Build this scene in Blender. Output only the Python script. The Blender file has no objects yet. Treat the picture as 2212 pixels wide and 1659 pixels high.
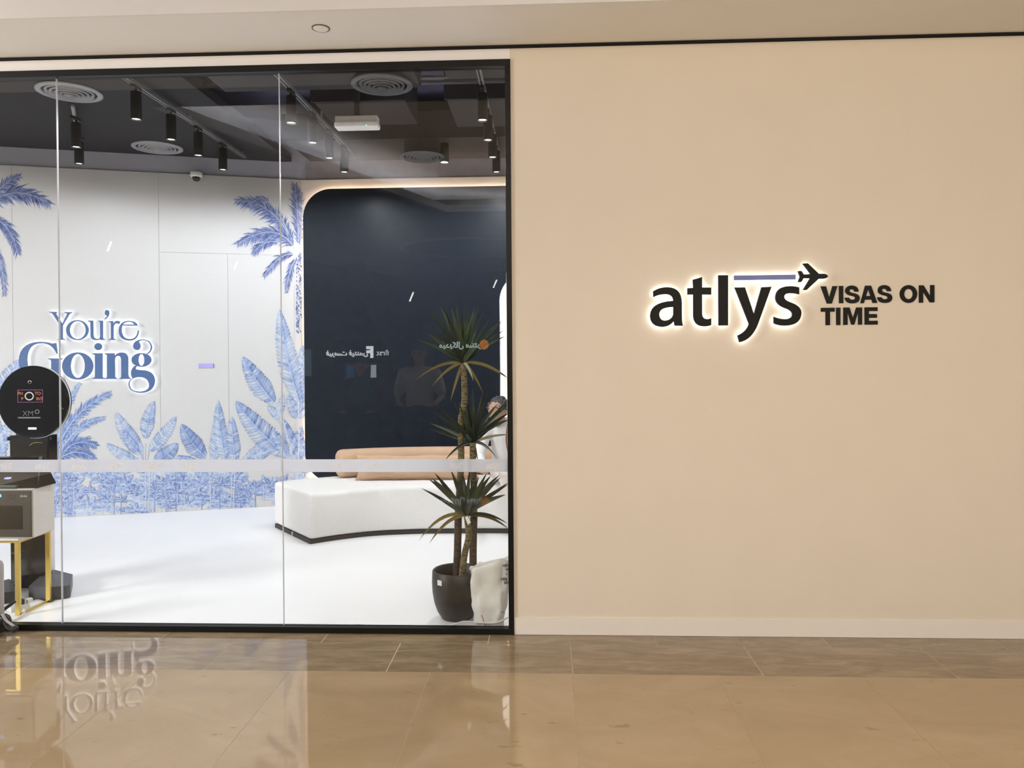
import bpy, bmesh, math, random
from mathutils import Vector, Matrix, noise
random.seed(7)
SC = bpy.context.scene
COL = SC.collection

# ------------------------------------------------------------------ camera
YAW, PITCH, ROLL = .04431, -.00596, -.00713
FPX, CAM = 1651.84, Vector((.18803, -4.28369, 1.55))
PPX, PPY = 1106.0, 829 - 45.198
FWD = Vector((-math.sin(YAW)*math.cos(PITCH), math.cos(YAW)*math.cos(PITCH), math.sin(PITCH)))
_r = Vector((math.cos(YAW), math.sin(YAW), 0)); _u = _r.cross(FWD)
RIGHT = _r*math.cos(ROLL) + _u*math.sin(ROLL)
UP = -_r*math.sin(ROLL) + _u*math.cos(ROLL)
cd = bpy.data.cameras.new('camera'); cam = bpy.data.objects.new('camera', cd); COL.objects.link(cam)
cd.sensor_fit = 'HORIZONTAL'; cd.sensor_width = 36; cd.lens = FPX/2212*36
cd.shift_y = -45.198/2212; cd.clip_start = .02
M3 = Matrix((RIGHT, UP, -FWD)).transposed()
cam.matrix_world = Matrix.Translation(CAM) @ M3.to_4x4()
SC.camera = cam

# ------------------------------------------------------------------ world, view, large lights
w = bpy.data.worlds.new('world'); SC.world = w; w.use_nodes = True
w.node_tree.nodes['Background'].inputs[0].default_value = (.85, .9, 1, 1)
w.node_tree.nodes['Background'].inputs[1].default_value = .10
SC.view_settings.view_transform = 'Standard'; SC.view_settings.look = 'None'
SC.view_settings.exposure = 0; SC.view_settings.gamma = 1
SC.view_settings.use_curve_mapping = False
WARM = (1, .885, .74)
def area(name, loc, size, power, color, rot=(0, 0, 0), sy=None):
    l = bpy.data.lights.new(name, 'AREA'); l.energy = power; l.color = color
    l.shape = 'RECTANGLE'; l.size = size; l.size_y = sy or size
    o = bpy.data.objects.new(name, l); o.location = loc; o.rotation_euler = rot; COL.objects.link(o)
    return o
MALLZ = 3.64
# added fill lamps for the facade, set clear of the glass reflections
FILL_LAMPS = [(.95, -5.4, 106), (2.9, -5.4, 73), (4.75, -5.4, 54), (-7.9, -4.4, 520), (-9.6, -4.4, 520)]; LAMPZ = 3.2; LTILT = math.radians(35)
for x, y, pw in FILL_LAMPS:
    area('mall_fill_light', (x, y, LAMPZ), 1.2, pw, WARM if x > 0 else (1, .965, .945), (LTILT, 0, 0))
SPOT_W = 33

# ------------------------------------------------------------------ unprojection helpers (real planes)
def ray(px, py):
    return RIGHT*((px-PPX)/FPX) - UP*((py-PPY)/FPX) + FWD
def onY(px, py, Y):
    d = ray(px, py); return CAM + d*((Y-CAM.y)/d.y)
def onZ(px, py, Z=0.0):
    d = ray(px, py); return CAM + d*((Z-CAM.z)/d.z)
def onP(px, py, P, n):
    d = ray(px, py); return CAM + d*((Vector(P)-CAM).dot(n)/d.dot(n))
def mir(px, py, Y):                                   # seen reflected in the shop glass
    p = onY(px, py, Y); return Vector((p.x, -p.y, p.z))

# ------------------------------------------------------------------ materials
MATS = {}
def mat(name, col=(.8, .8, .8), rough=.5, metal=0, var=.06, scale=12, bump=0, bscale=80, spec=.5, emit=None, estr=0, coat=0, stretch=None):
    if name in MATS: return MATS[name]
    m = bpy.data.materials.new(name); m.use_nodes = True; nt = m.node_tree; N = nt.nodes; L = nt.links
    b = N['Principled BSDF']; b.inputs['Roughness'].default_value = rough; b.inputs['Metallic'].default_value = metal
    b.inputs['Specular IOR Level'].default_value = spec; b.inputs['Coat Weight'].default_value = coat
    tc = N.new('ShaderNodeTexCoord'); nz = N.new('ShaderNodeTexNoise'); nz.inputs['Scale'].default_value = scale; nz.inputs['Detail'].default_value = 4
    src = tc.outputs['Object']
    if stretch:
        mp = N.new('ShaderNodeMapping'); mp.inputs['Scale'].default_value = stretch; L.new(src, mp.inputs[0]); src = mp.outputs[0]
    L.new(src, nz.inputs['Vector'])
    r = N.new('ShaderNodeValToRGB'); L.new(nz.outputs[0], r.inputs[0])
    r.color_ramp.elements[0].position = .3; r.color_ramp.elements[1].position = .7
    r.color_ramp.elements[0].color = (*[c*(1-var) for c in col], 1); r.color_ramp.elements[1].color = (*[min(1, c*(1+var)) for c in col], 1)
    L.new(r.outputs[0], b.inputs['Base Color'])
    if bump:
        n2 = N.new('ShaderNodeTexNoise'); n2.inputs['Scale'].default_value = bscale; n2.inputs['Detail'].default_value = 3; L.new(src, n2.inputs['Vector'])
        bp = N.new('ShaderNodeBump'); bp.inputs['Strength'].default_value = bump; bp.inputs['Distance'].default_value = .01
        L.new(n2.outputs[0], bp.inputs['Height']); L.new(bp.outputs[0], b.inputs['Normal'])
    if emit:
        b.inputs['Emission Color'].default_value = (*emit, 1); b.inputs['Emission Strength'].default_value = estr
    MATS[name] = m; return m
def marble(name, base, dark, light, rough, scale, vstretch=(1, 1, 1), contrast=.5):
    m = bpy.data.materials.new(name); m.use_nodes = True; nt = m.node_tree; N = nt.nodes; L = nt.links; b = N['Principled BSDF']
    tc = N.new('ShaderNodeTexCoord'); mp = N.new('ShaderNodeMapping'); mp.inputs['Scale'].default_value = vstretch
    oi = N.new('ShaderNodeObjectInfo'); va = N.new('ShaderNodeVectorMath'); va.operation = 'ADD'
    ml = N.new('ShaderNodeMath'); ml.operation = 'MULTIPLY'; ml.inputs[1].default_value = 37; L.new(oi.outputs['Random'], ml.inputs[0])
    L.new(tc.outputs['Object'], mp.inputs[0]); L.new(mp.outputs[0], va.inputs[0]); L.new(ml.outputs[0], va.inputs[1])
    n1 = N.new('ShaderNodeTexNoise'); n1.inputs['Scale'].default_value = scale; n1.inputs['Detail'].default_value = 8; n1.inputs['Roughness'].default_value = .68; n1.inputs['Distortion'].default_value = .6
    L.new(va.outputs[0], n1.inputs['Vector'])
    r = N.new('ShaderNodeValToRGB'); e = r.color_ramp.elements
    e[0].position = .5-contrast*.4; e[0].color = (*dark, 1); e[1].position = .5+contrast*.4; e[1].color = (*light, 1)
    k = e.new(.5); k.color = (*base, 1)
    L.new(n1.outputs[0], r.inputs[0])
    n2 = N.new('ShaderNodeTexNoise'); n2.inputs['Scale'].default_value = scale*5.5; n2.inputs['Detail'].default_value = 4; L.new(va.outputs[0], n2.inputs['Vector'])
    r2 = N.new('ShaderNodeValToRGB'); r2.color_ramp.elements[0].position = .26; r2.color_ramp.elements[0].color = (*[c*.72 for c in dark], 1)
    r2.color_ramp.elements[1].position = .33; r2.color_ramp.elements[1].color = (1, 1, 1, 1)
    L.new(n2.outputs[0], r2.inputs[0])
    mx = N.new('ShaderNodeMix'); mx.data_type = 'RGBA'; mx.blend_type = 'MULTIPLY'; mx.inputs[0].default_value = .35
    L.new(r.outputs[0], mx.inputs[6]); L.new(r2.outputs[0], mx.inputs[7]); L.new(mx.outputs[2], b.inputs['Base Color'])
    b.inputs['Roughness'].default_value = rough; b.inputs['IOR'].default_value = 1.55
    MATS[name] = m; return m
def emis(name, col, s):
    if name in MATS: return MATS[name]
    m = bpy.data.materials.new(name); m.use_nodes = True; N = m.node_tree.nodes; L = m.node_tree.links
    N.remove(N['Principled BSDF']); e = N.new('ShaderNodeEmission'); e.inputs[0].default_value = (*col, 1); e.inputs[1].default_value = s
    L.new(e.outputs[0], N['Material Output'].inputs[0]); MATS[name] = m; return m
def glass_mat(name, ior=1.78):
    m = bpy.data.materials.new(name); m.use_nodes = True; N = m.node_tree.nodes; L = m.node_tree.links
    N.remove(N['Principled BSDF'])
    t = N.new('ShaderNodeBsdfTransparent'); t.inputs[0].default_value = (.975, .985, .985, 1)
    g = N.new('ShaderNodeBsdfGlossy'); g.inputs['Roughness'].default_value = .0; g.inputs[0].default_value = (1, 1, 1, 1)
    f = N.new('ShaderNodeFresnel'); f.inputs[0].default_value = ior
    ge = N.new('ShaderNodeNewGeometry'); mm = N.new('ShaderNodeMath'); mm.operation = 'SUBTRACT'; mm.inputs[0].default_value = 1; L.new(ge.outputs['Backfacing'], mm.inputs[1])
    m2 = N.new('ShaderNodeMath'); m2.operation = 'MULTIPLY'; L.new(f.outputs[0], m2.inputs[0]); L.new(mm.outputs[0], m2.inputs[1])
    x = N.new('ShaderNodeMixShader'); L.new(m2.outputs[0], x.inputs[0]); L.new(t.outputs[0], x.inputs[1]); L.new(g.outputs[0], x.inputs[2])
    L.new(x.outputs[0], N['Material Output'].inputs[0]); MATS[name] = m; return m
def film_mat(name, diff, tl, tr, col=(.8, .8, .82)):
    m = bpy.data.materials.new(name); m.use_nodes = True; N = m.node_tree.nodes; L = m.node_tree.links
    N.remove(N['Principled BSDF'])
    d = N.new('ShaderNodeBsdfDiffuse'); d.inputs[0].default_value = (*col, 1)
    t = N.new('ShaderNodeBsdfTranslucent'); t.inputs[0].default_value = (*col, 1)
    p = N.new('ShaderNodeBsdfTransparent')
    a = N.new('ShaderNodeMixShader'); a.inputs[0].default_value = tl/(tl+diff); L.new(d.outputs[0], a.inputs[1]); L.new(t.outputs[0], a.inputs[2])
    x = N.new('ShaderNodeMixShader'); x.inputs[0].default_value = tr; L.new(a.outputs[0], x.inputs[1]); L.new(p.outputs[0], x.inputs[2])
    L.new(x.outputs[0], N['Material Output'].inputs[0]); MATS[name] = m; return m
def ink_mat():
    m = bpy.data.materials.new('mural_ink'); m.use_nodes = True; N = m.node_tree.nodes; L = m.node_tree.links; b = N['Principled BSDF']
    at = N.new('ShaderNodeAttribute'); at.attribute_name = 'Col'
    nz = N.new('ShaderNodeTexNoise'); nz.inputs['Scale'].default_value = 28; nz.inputs['Detail'].default_value = 5
    tc = N.new('ShaderNodeTexCoord'); L.new(tc.outputs['Object'], nz.inputs['Vector'])
    r = N.new('ShaderNodeValToRGB'); r.color_ramp.elements[0].position = .3; r.color_ramp.elements[0].color = (0, 0, 0, 1); r.color_ramp.elements[1].position = .75; r.color_ramp.elements[1].color = (.36, .36, .36, 1)
    L.new(nz.outputs[0], r.inputs[0])
    mx = N.new('ShaderNodeMix'); mx.data_type = 'RGBA'; L.new(r.outputs[0], mx.inputs[0]); L.new(at.outputs['Color'], mx.inputs[6]); mx.inputs[7].default_value = (.44, .52, .68, 1)
    L.new(mx.outputs[2], b.inputs['Base Color']); b.inputs['Roughness'].default_value = .7; b.inputs['Specular IOR Level'].default_value = .2
    MATS['mural_ink'] = m; return m

WALL = mat('beige_paint', (.71, .635, .53), .75, var=.012, scale=3, bump=.03, bscale=300)
SKIRT = mat('skirting_paint', (.76, .71, .65), .55, var=.01)
CREAM = mat('cream_paint', (.84, .82, .81), .7, var=.012, scale=3)
SOFFIT = mat('soffit_paint', (.86, .86, .85), .8, var=.012, scale=2)
BLACK = mat('black_aluminium', (.006, .006, .005), .45, metal=0, var=.1, spec=.22)
VOID = mat('black_gap', (.006, .006, .006), .9)
GROUT = mat('tile_grout', (.60, .50, .37), .8)
DGROUT = mat('border_grout', (.55, .47, .35), .6)
BEIGE = marble('beige_marble', (.385, .28, .162), (.325, .235, .13), (.445, .335, .215), .03, 1.6, (1, 1.6, 1), .75)
BROWN = marble('brown_marble', (.245, .18, .108), (.15, .11, .062), (.37, .29, .19), .04, 9, (.4, 1.5, 1), .7)
WHITEF = mat('white_shop_floor', (.92, .92, .93), .34, var=.012, scale=5)
PANEL = mat('white_wall_panel', (.535, .54, .557), .55, var=.008)
JOINT = mat('panel_joint', (.42, .42, .45), .8)
UPPER = mat('upper_wall_paint', (.40, .42, .52), .8, var=.03)
CEILD = mat('dark_ceiling_paint', (.010, .0105, .014), .8, var=.1)
SLAB = mat('slab_paint', (.13, .135, .24), .85, var=.08)
STEEL = mat('grey_metal', (.42, .43, .46), .45, metal=.2)
GLASS = glass_mat('shop_glass', 1.62)
FILM = film_mat('frosted_film', .25, .75, .18, (.80, .81, .85))
FILMT = film_mat('film_logo_print', .6, .4, .0, (.90, .89, .88))
INK = ink_mat()

# ------------------------------------------------------------------ object helpers
def kind(o, k='structure'): o['kind'] = k; return o
def tag(o, label, cat, group=None):
    o['label'] = label; o['category'] = cat
    if group: o['group'] = group
    return o
def wl(o):                                             # world location of a parent chain (translations only)
    v = Vector((0, 0, 0))
    while o: v = v + o.location; o = o.parent
    return v
def put(o, parent=None, world=True):
    COL.objects.link(o)
    if parent:
        o.parent = parent
        if world: o.location = -wl(parent)
    return o
def thing(name, label, cat, loc=(0, 0, 0), group=None):
    o = bpy.data.objects.new(name, None); o.empty_display_size = .05; o.location = loc; COL.objects.link(o)
    return tag(o, label, cat, group)
def mesh(name, V, F, m, parent=None, world=True, smooth=False):
    me = bpy.data.meshes.new(name); me.from_pydata([tuple(v) for v in V], [], F); me.update()
    if m: me.materials.append(m)
    if smooth: me.polygons.foreach_set('use_smooth', [True]*len(me.polygons))
    return put(bpy.data.objects.new(name, me), parent, world)
def from_bm(name, bm, m, parent=None, world=True, smooth=False):
    bmesh.ops.recalc_face_normals(bm, faces=bm.faces)
    me = bpy.data.meshes.new(name); bm.to_mesh(me); bm.free()
    if m: me.materials.append(m)
    if smooth: me.polygons.foreach_set('use_smooth', [True]*len(me.polygons))
    return put(bpy.data.objects.new(name, me), parent, world)
def bbox(bm, x, y, z, bev=0, seg=2):
    r = bmesh.ops.create_cube(bm, size=1)
    vs = r['verts']
    for v in vs:
        v.co = Vector(((x[0]+x[1])/2+v.co.x*(x[1]-x[0]), (y[0]+y[1])/2+v.co.y*(y[1]-y[0]), (z[0]+z[1])/2+v.co.z*(z[1]-z[0])))
    if bev:
        es = list({e for v in vs for e in v.link_edges})
        bmesh.ops.bevel(bm, geom=es, offset=bev, segments=seg, affect='EDGES', profile=.5)
def box(name, x, y, z, m, parent=None, bev=0, world=True, seg=2, smooth=False):
    bm = bmesh.new(); bbox(bm, x, y, z, bev, seg); return from_bm(name, bm, m, parent, world, smooth)
def lathe_geo(prof, n=32, c=(0, 0, 0), V=None, F=None):
    V = [] if V is None else V; F = [] if F is None else F; b = len(V); k = len(prof)
    for i in range(n):
        a = 2*math.pi*i/n
        for r, z in prof: V.append((c[0]+r*math.cos(a), c[1]+r*math.sin(a), c[2]+z))
    for i in range(n):
        j = (i+1) % n
        for q in range(k-1): F.append((b+i*k+q, b+j*k+q, b+j*k+q+1, b+i*k+q+1))
    return V, F
def lathe(name, prof, m, parent=None, loc=(0, 0, 0), n=32, world=True, smooth=True):
    V, F = lathe_geo(prof, n, loc); return mesh(name, V, F, m, parent, world, smooth)
def tube_geo(pts, rad, n=8, V=None, F=None, cap=True, flat=1):
    V = [] if V is None else V; F = [] if F is None else F; b = len(V)
    pts = [Vector(p) for p in pts]; k = len(pts)
    if not hasattr(rad, '__len__'): rad = [rad]*k
    ref = Vector((0, 0, 1)) if abs((pts[-1]-pts[0]).normalized().z) < .9 else Vector((0, 1, 0))
    for i, p in enumerate(pts):
        t = (pts[min(i+1, k-1)]-pts[max(i-1, 0)]).normalized(); a = t.cross(ref).normalized(); c = a.cross(t).normalized()
        for j in range(n):
            th = 2*math.pi*j/n; V.append(p + a*(math.cos(th)*rad[i]) + c*(math.sin(th)*rad[i]*flat))
    for i in range(k-1):
        for j in range(n): F.append((b+i*n+j, b+i*n+(j+1) % n, b+(i+1)*n+(j+1) % n, b+(i+1)*n+j))
    if cap: F.append(tuple(b+j for j in range(n))[::-1]); F.append(tuple(b+(k-1)*n+j for j in range(n)))
    return V, F
def tube(name, pts, rad, m, parent=None, n=8, world=True, smooth=True, flat=1):
    V, F = tube_geo(pts, rad, n, flat=flat); return mesh(name, V, F, m, parent, world, smooth)
def bez(p, n=16):
    """Catmull-Rom through points"""
    p = [Vector(q) for q in p]; p = [2*p[0]-p[1]] + p + [2*p[-1]-p[-2]]; out = []
    for i in range(1, len(p)-2):
        for k in range(n):
            t = k/n
            out.append(.5*(2*p[i]+(p[i+1]-p[i-1])*t+(2*p[i-1]-5*p[i]+4*p[i+1]-p[i+2])*t*t+(3*p[i]-p[i-1]-3*p[i+1]+p[i+2])*t**3))
    out.append(p[-2]); return out

# SVG-like outlines -> extruded lettering lying in a real plane
def flatten(path, seg=7):
    tk = path.split(); i = 0; out = []; cur = None; c = None
    while i < len(tk):
        t = tk[i]
        if t in 'MLQZE': i += 1; cur = t
        if cur == 'Z': continue
        f = lambda k: (float(tk[i+k]), float(tk[i+k+1]))
        if cur == 'M': c = [f(0)]; out.append(c); i += 2; cur = 'L'
        elif cur == 'L': c.append(f(0)); i += 2
        elif cur == 'Q':
            a = c[-1]; q = f(0); e = f(2); i += 4
            for s in range(1, seg+1):
                u = s/seg; c.append(((1-u)**2*a[0]+2*u*(1-u)*q[0]+u*u*e[0], (1-u)**2*a[1]+2*u*(1-u)*q[1]+u*u*e[1]))
        elif cur == 'E':                               # ellipse cx cy rx ry
            x, y = f(0); rx, ry = f(2); i += 4
            out.append([(x+rx*math.cos(2*math.pi*s/36), y+ry*math.sin(2*math.pi*s/36)) for s in range(36)])
    return out
def outline(name, contours, depth, m, frame, parent=None, offset=0.0):
    """contours: 2-D loops (metres) in the plane frame=(origin, ex, ey, normal); front face at `depth` along the normal"""
    cu = bpy.data.curves.new(name, 'CURVE'); cu.dimensions = '2D'; cu.fill_mode = 'BOTH'; cu.extrude = depth/2; cu.offset = offset
    for c in contours:
        s = cu.splines.new('POLY'); s.points.add(len(c)-1); s.use_cyclic_u = True
        for q, (x, y) in zip(s.points, c): q.co = (x, y, 0, 1)
    tmp = bpy.data.objects.new(name, cu); me = bpy.data.meshes.new_from_object(tmp); bpy.data.objects.remove(tmp); bpy.data.curves.remove(cu)
    O, ex, ey, n = frame
    for v in me.vertices: v.co = O + ex*v.co.x + ey*v.co.y + n*(v.co.z+depth/2)
    me.materials.clear(); me.materials.append(m); me.name = name
    return put(bpy.data.objects.new(name, me), parent)
def text_mesh(name, s, size, m, frame, parent=None, depth=.0005, align='CENTER', bold=0):
    cu = bpy.data.curves.new(name, 'FONT'); cu.body = s; cu.size = size; cu.extrude = depth/2; cu.align_x = align; cu.offset = bold; cu.resolution_u = 4
    tmp = bpy.data.objects.new(name, cu); me = bpy.data.meshes.new_from_object(tmp); bpy.data.objects.remove(tmp); bpy.data.curves.remove(cu)
    O, ex, ey, n = frame
    for v in me.vertices: v.co = O + ex*v.co.x + ey*v.co.y + n*(v.co.z+depth/2)
    me.materials.clear(); me.materials.append(m)
    return put(bpy.data.objects.new(name, me), parent)
X, Y_, Z = Vector((1, 0, 0)), Vector((0, 1, 0)), Vector((0, 0, 1))

# ------------------------------------------------------------------ mall floor: tiles of their own
fl = kind(box('floor', (-11, 11), (-17, .06), (-.12, -.0012), GROUT))
def tile(x0, x1, y0, y1, m, parent, g=.0016, name='tile', cache={}):
    key = (round(x1-x0, 3), round(y1-y0, 3), m.name)
    if key not in cache:
        bm = bmesh.new(); a, b = (x1-x0)/2-g, (y1-y0)/2-g; bbox(bm, (-a, a), (-b, b), (-.01, 0), 0)
        me = bpy.data.meshes.new(name); bm.to_mesh(me); bm.free(); me.materials.append(m); cache[key] = me
    o = bpy.data.objects.new(name, cache[key]); put(o, parent, False); o.location = Vector(((x0+x1)/2, (y0+y1)/2, 0)) - wl(parent); return o
x = .779-.917*7
while x < 5.5: tile(x, x+.917, -.148, -.001 if x > -.2 else -.001, BROWN, fl, .0022); x += .917
x = 1.235-.925*7
while x < 5.5: tile(x, x+.925, -.53, -.148, BROWN, fl, .0022); x += .925
for r in range(4):
    x = -.395-.7*9
    while x < 5.5:
        tile(x, x+.7, -.53-1.4*(r+1), -.53-1.4*r, BEIGE, fl, .0011); x += .7
far = kind(box('distant_tile', (-11, 11), (-17, -6.135), (-.01, 0), BEIGE, fl), 'stuff')

# ------------------------------------------------------------------ facade
SOFZ = 3.299
kind(box('wall_right', (.0005, 5.6), (0, .16), (0, 3.284), WALL))
kind(box('baseboard_right', (.001, 5.6), (-.006, 0), (.0015, .097), SKIRT))
kind(box('trim_1', (-6, -.0005), (.0, .14), (3.224, 3.284), CREAM))
kind(box('trim_2', (-6, 5.6), (.055, .10), (3.284, 3.32), VOID))
kind(box('ceiling', (-6, 5.6), (-.485, .028), (SOFZ, SOFZ+.05), SOFFIT))
kind(box('trim_3', (-6, 5.6), (-.50, -.487), (SOFZ-.001, MALLZ), CREAM))
kind(box('trim_4', (-6, 5.6), (-.014, .014), (3.2868, 3.2985), VOID))
# smoke head cover in the soffit
q = onZ(693, 60, SOFZ)
t = thing('round_access_cover', 'small round flush cap in the pale soffit above the glass', 'ceiling cap', (q.x, q.y, SOFZ))
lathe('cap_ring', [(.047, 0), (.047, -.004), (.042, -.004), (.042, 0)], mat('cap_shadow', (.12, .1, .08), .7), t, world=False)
lathe('cap_plate', [(0, -.006), (.038, -.006), (.0405, -.004), (.0405, 0)], SOFFIT, t, world=False)

# the shop window: frame, panes, joints, film
win = bpy.data.objects.new('window_1', None); COL.objects.link(win); kind(win)
FY = (-.012, .042)
box('frame_head', (-6, 0), FY, (3.185, 3.223), BLACK, win, .002)
box('frame_sill', (-6, 0), FY, (.0, .034), BLACK, win, .002)
box('frame_jamb', (-.030, -.0002), FY, (.034, 3.185), BLACK, win, .002)
JX = (-2.6245, -1.3207)
xs = [-6, JX[0], JX[1], -.030]
for a, b in zip(xs, xs[1:]):
    box('pane', (a+.0025, b-.0025), (.020, .030), (.034, 3.185), GLASS, win)
sil = mat('silicone_joint', (.55, .56, .6), .3)
for a in JX: box('pane_joint', (a-.0013, a+.0013), (.018, .032), (.034, 3.185), sil, win)
film = box('frosted_film', (-6, -.030), (.0185, .0195), (.911, .983), FILM, win)

# brand outlines, traced in the crop (1360,540)-(2060,760) at 3.16x
LET = {
 'a': 'M 155 283 Q 200 255 253 256 Q 350 258 350 365 L 350 450 Q 350 490 357 517 L 302 517 L 295 487 Q 265 525 215 525 Q 135 520 135 448 Q 137 355 292 348 Q 290 303 240 303 Q 195 303 157 324 Z M 292 390 Q 197 392 197 440 Q 199 482 236 482 Q 282 478 292 440 Z',
 't': 'M 424 205 L 487 187 L 487 258 L 549 258 L 549 306 L 487 306 L 487 430 Q 487 472 520 472 Q 535 472 549 466 L 549 512 Q 530 522 500 521 Q 427 520 427 440 L 427 306 L 388 306 L 388 263 L 427 260 Z',
 'l': 'M 597 175 L 663 175 L 663 515 L 599 516 Z',
 'y': 'M 708 258 L 777 257 L 838 437 L 890 256 L 957 253 L 868 500 Q 825 615 740 629 L 727 583 Q 785 560 803 510 L 803 500 Z',
 's': 'M 1145 258 L 1145 304 Q 1110 295 1080 297 Q 1043 300 1043 322 Q 1044 345 1090 360 Q 1160 385 1160 432 Q 1155 515 1050 517 Q 1000 516 973 500 L 973 456 Q 1010 472 1050 472 Q 1097 470 1098 440 Q 1098 415 1050 398 Q 985 375 984 325 Q 987 252 1075 249 Q 1115 248 1145 258 Z',
 'bar': 'M 704 177 L 1120 171 L 1120 203 L 704 208 Z',
 'plane': 'M 1340 182 Q 1332 197 1310 198 L 1277 199 L 1195 275 L 1172 274 L 1218 196 L 1175 195 L 1160 220 L 1138 221 L 1150 185 L 1138 147 L 1160 146 L 1176 170 L 1222 166 L 1170 96 L 1203 94 L 1278 165 L 1312 165 Q 1334 168 1340 182 Z'}
WRD = [('V', 'M 1302 247 L 1340 247 L 1361 322 L 1383 245 L 1418 245 L 1380 364 L 1345 364 Z'), ('I', 'M 1427 244 L 1457 244 L 1458 362 L 1428 362 Z'),
 ('S', 'M 1562 283 L 1533 283 Q 1530 267 1514 267 Q 1500 267 1500 278 Q 1500 288 1525 293 Q 1570 300 1570 328 Q 1568 363 1518 363 Q 1470 362 1467 324 L 1497 324 Q 1500 338 1518 338 Q 1538 337 1538 326 Q 1537 315 1510 311 Q 1470 303 1470 277 Q 1473 242 1515 241 Q 1560 243 1562 283 Z'),
 ('A', 'M 1606 242 L 1647 242 L 1690 360 L 1657 360 L 1650 337 L 1605 338 L 1598 361 L 1573 362 Z M 1613 313 L 1642 312 L 1627 268 Z'),
 ('S', 'M 1784 280 L 1755 280 Q 1752 264 1736 264 Q 1722 264 1722 275 Q 1722 285 1747 290 Q 1792 297 1792 325 Q 1790 360 1740 360 Q 1692 359 1689 321 L 1719 321 Q 1722 335 1740 335 Q 1760 334 1760 323 Q 1759 312 1732 308 Q 1692 300 1692 274 Q 1695 239 1737 238 Q 1782 240 1784 280 Z'),
 ('O', 'E 1902 299 60 61 E 1902 299 29 35'), ('N', 'M 1973 240 L 2005 240 L 2050 313 L 2050 238 L 2079 238 L 2079 356 L 2047 356 L 2002 284 L 2002 358 L 1973 358 Z'),
 ('T', 'M 1304 394 L 1399 392 L 1399 419 L 1367 419 L 1367 511 L 1336 512 L 1336 420 L 1304 420 Z'), ('I', 'M 1408 392 L 1438 392 L 1438 511 L 1409 511 Z'),
 ('M', 'M 1457 391 L 1500 391 L 1523 463 L 1545 391 L 1586 391 L 1586 508 L 1558 508 L 1558 425 L 1533 508 L 1512 508 L 1487 425 L 1487 509 L 1457 510 Z'),
 ('E', 'M 1602 390 L 1691 389 L 1691 415 L 1632 415 L 1632 436 L 1687 436 L 1687 461 L 1632 461 L 1632 482 L 1692 481 L 1692 507 L 1603 508 Z')]
SGB = mat('sign_black', (.007, .0065, .005), .55, spec=.18); SGBLUE = mat('sign_blue', (.135, .165, .40), .5)
HALO = emis('halo_led', (1, .985, .95), 9.0)
def wallpt(cx, cy): p = onY(1360+cx/3.16, 540+cy/3.16, 0); return (p.x, p.z)
FRW = (Vector((0, -.018, 0)), X, Z, -Y_)
FRH = (Vector((0, -.008, 0)), X, Z, -Y_)
FRV = (Vector((0, -.0005, 0)), X, Z, -Y_)
sign = thing('halo_lit_sign', 'black atlys lettering with blue bar and airplane, halo-lit on the beige wall', 'sign', (*wallpt(700, 520), 0)[:1]+(0, wallpt(700, 520)[1]))
for k, p in LET.items():
    c = [[wallpt(*q) for q in s] for s in flatten(p)]
    o = outline({'bar': 'bar', 'plane': 'airplane'}.get(k, 'letter_'+k), c, .016, SGBLUE if k == 'bar' else SGB, FRW, sign)
    o2 = outline('halo_backing', c, .008, HALO, FRH, o, offset=-.004)
    o2.location = (0, 0, 0)
sg2 = thing('wall_lettering', 'flat black VISAS ON TIME lettering right of the halo-lit sign', 'lettering', (wallpt(1700, 510)[0], 0, wallpt(1700, 510)[1]))
for k, p in WRD:
    outline('letter_'+k.lower(), [[wallpt(*q) for q in s] for s in flatten(p)], .004, SGB, FRV, sg2)

# small brand marks on the frosted film
film_c = {k: flatten(p, 3) for k, p in LET.items()}
film_arrow = 'M 704 176 L 1130 172 L 1130 140 L 1300 190 L 1130 240 L 1130 210 L 704 212 Z'
def film_logo(px, keys):
    p = onY(px, 1006.5, .018); s = .0355/455
    for k in keys:
        cs = flatten(film_arrow, 3) if k == 'arrow' else film_c[k]
        loops = [[(p.x+(x-740)*s, p.z-(y-345)*s*1.18) for x, y in c] for c in cs]
        outline('film_logo', loops, .0003, FILMT, (Vector((0, .0184, 0)), X, Z, -Y_), film)
for px in (11, 93, 172, 251, 328, 410, 728, 809, 1068): film_logo(px, ['a', 't', 'l', 'y', 's', 'arrow'])
film_logo(983, ['t', 'l', 'y', 's', 'arrow'])

# ------------------------------------------------------------------ shop shell
CF, LF = Vector((-2.417, 3.785, 0)), Vector((-4.69, 3.096, 0))
WD = (LF-CF).normalized(); WN = Vector((-WD.y, WD.x, 0))
if WN.y > 0: WN = -WN
TOPZ = 3.475
kind(box('floor_shop', (-7.4, 2.2), (.06, 4.4), (-.1, .0005), WHITEF))
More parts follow.
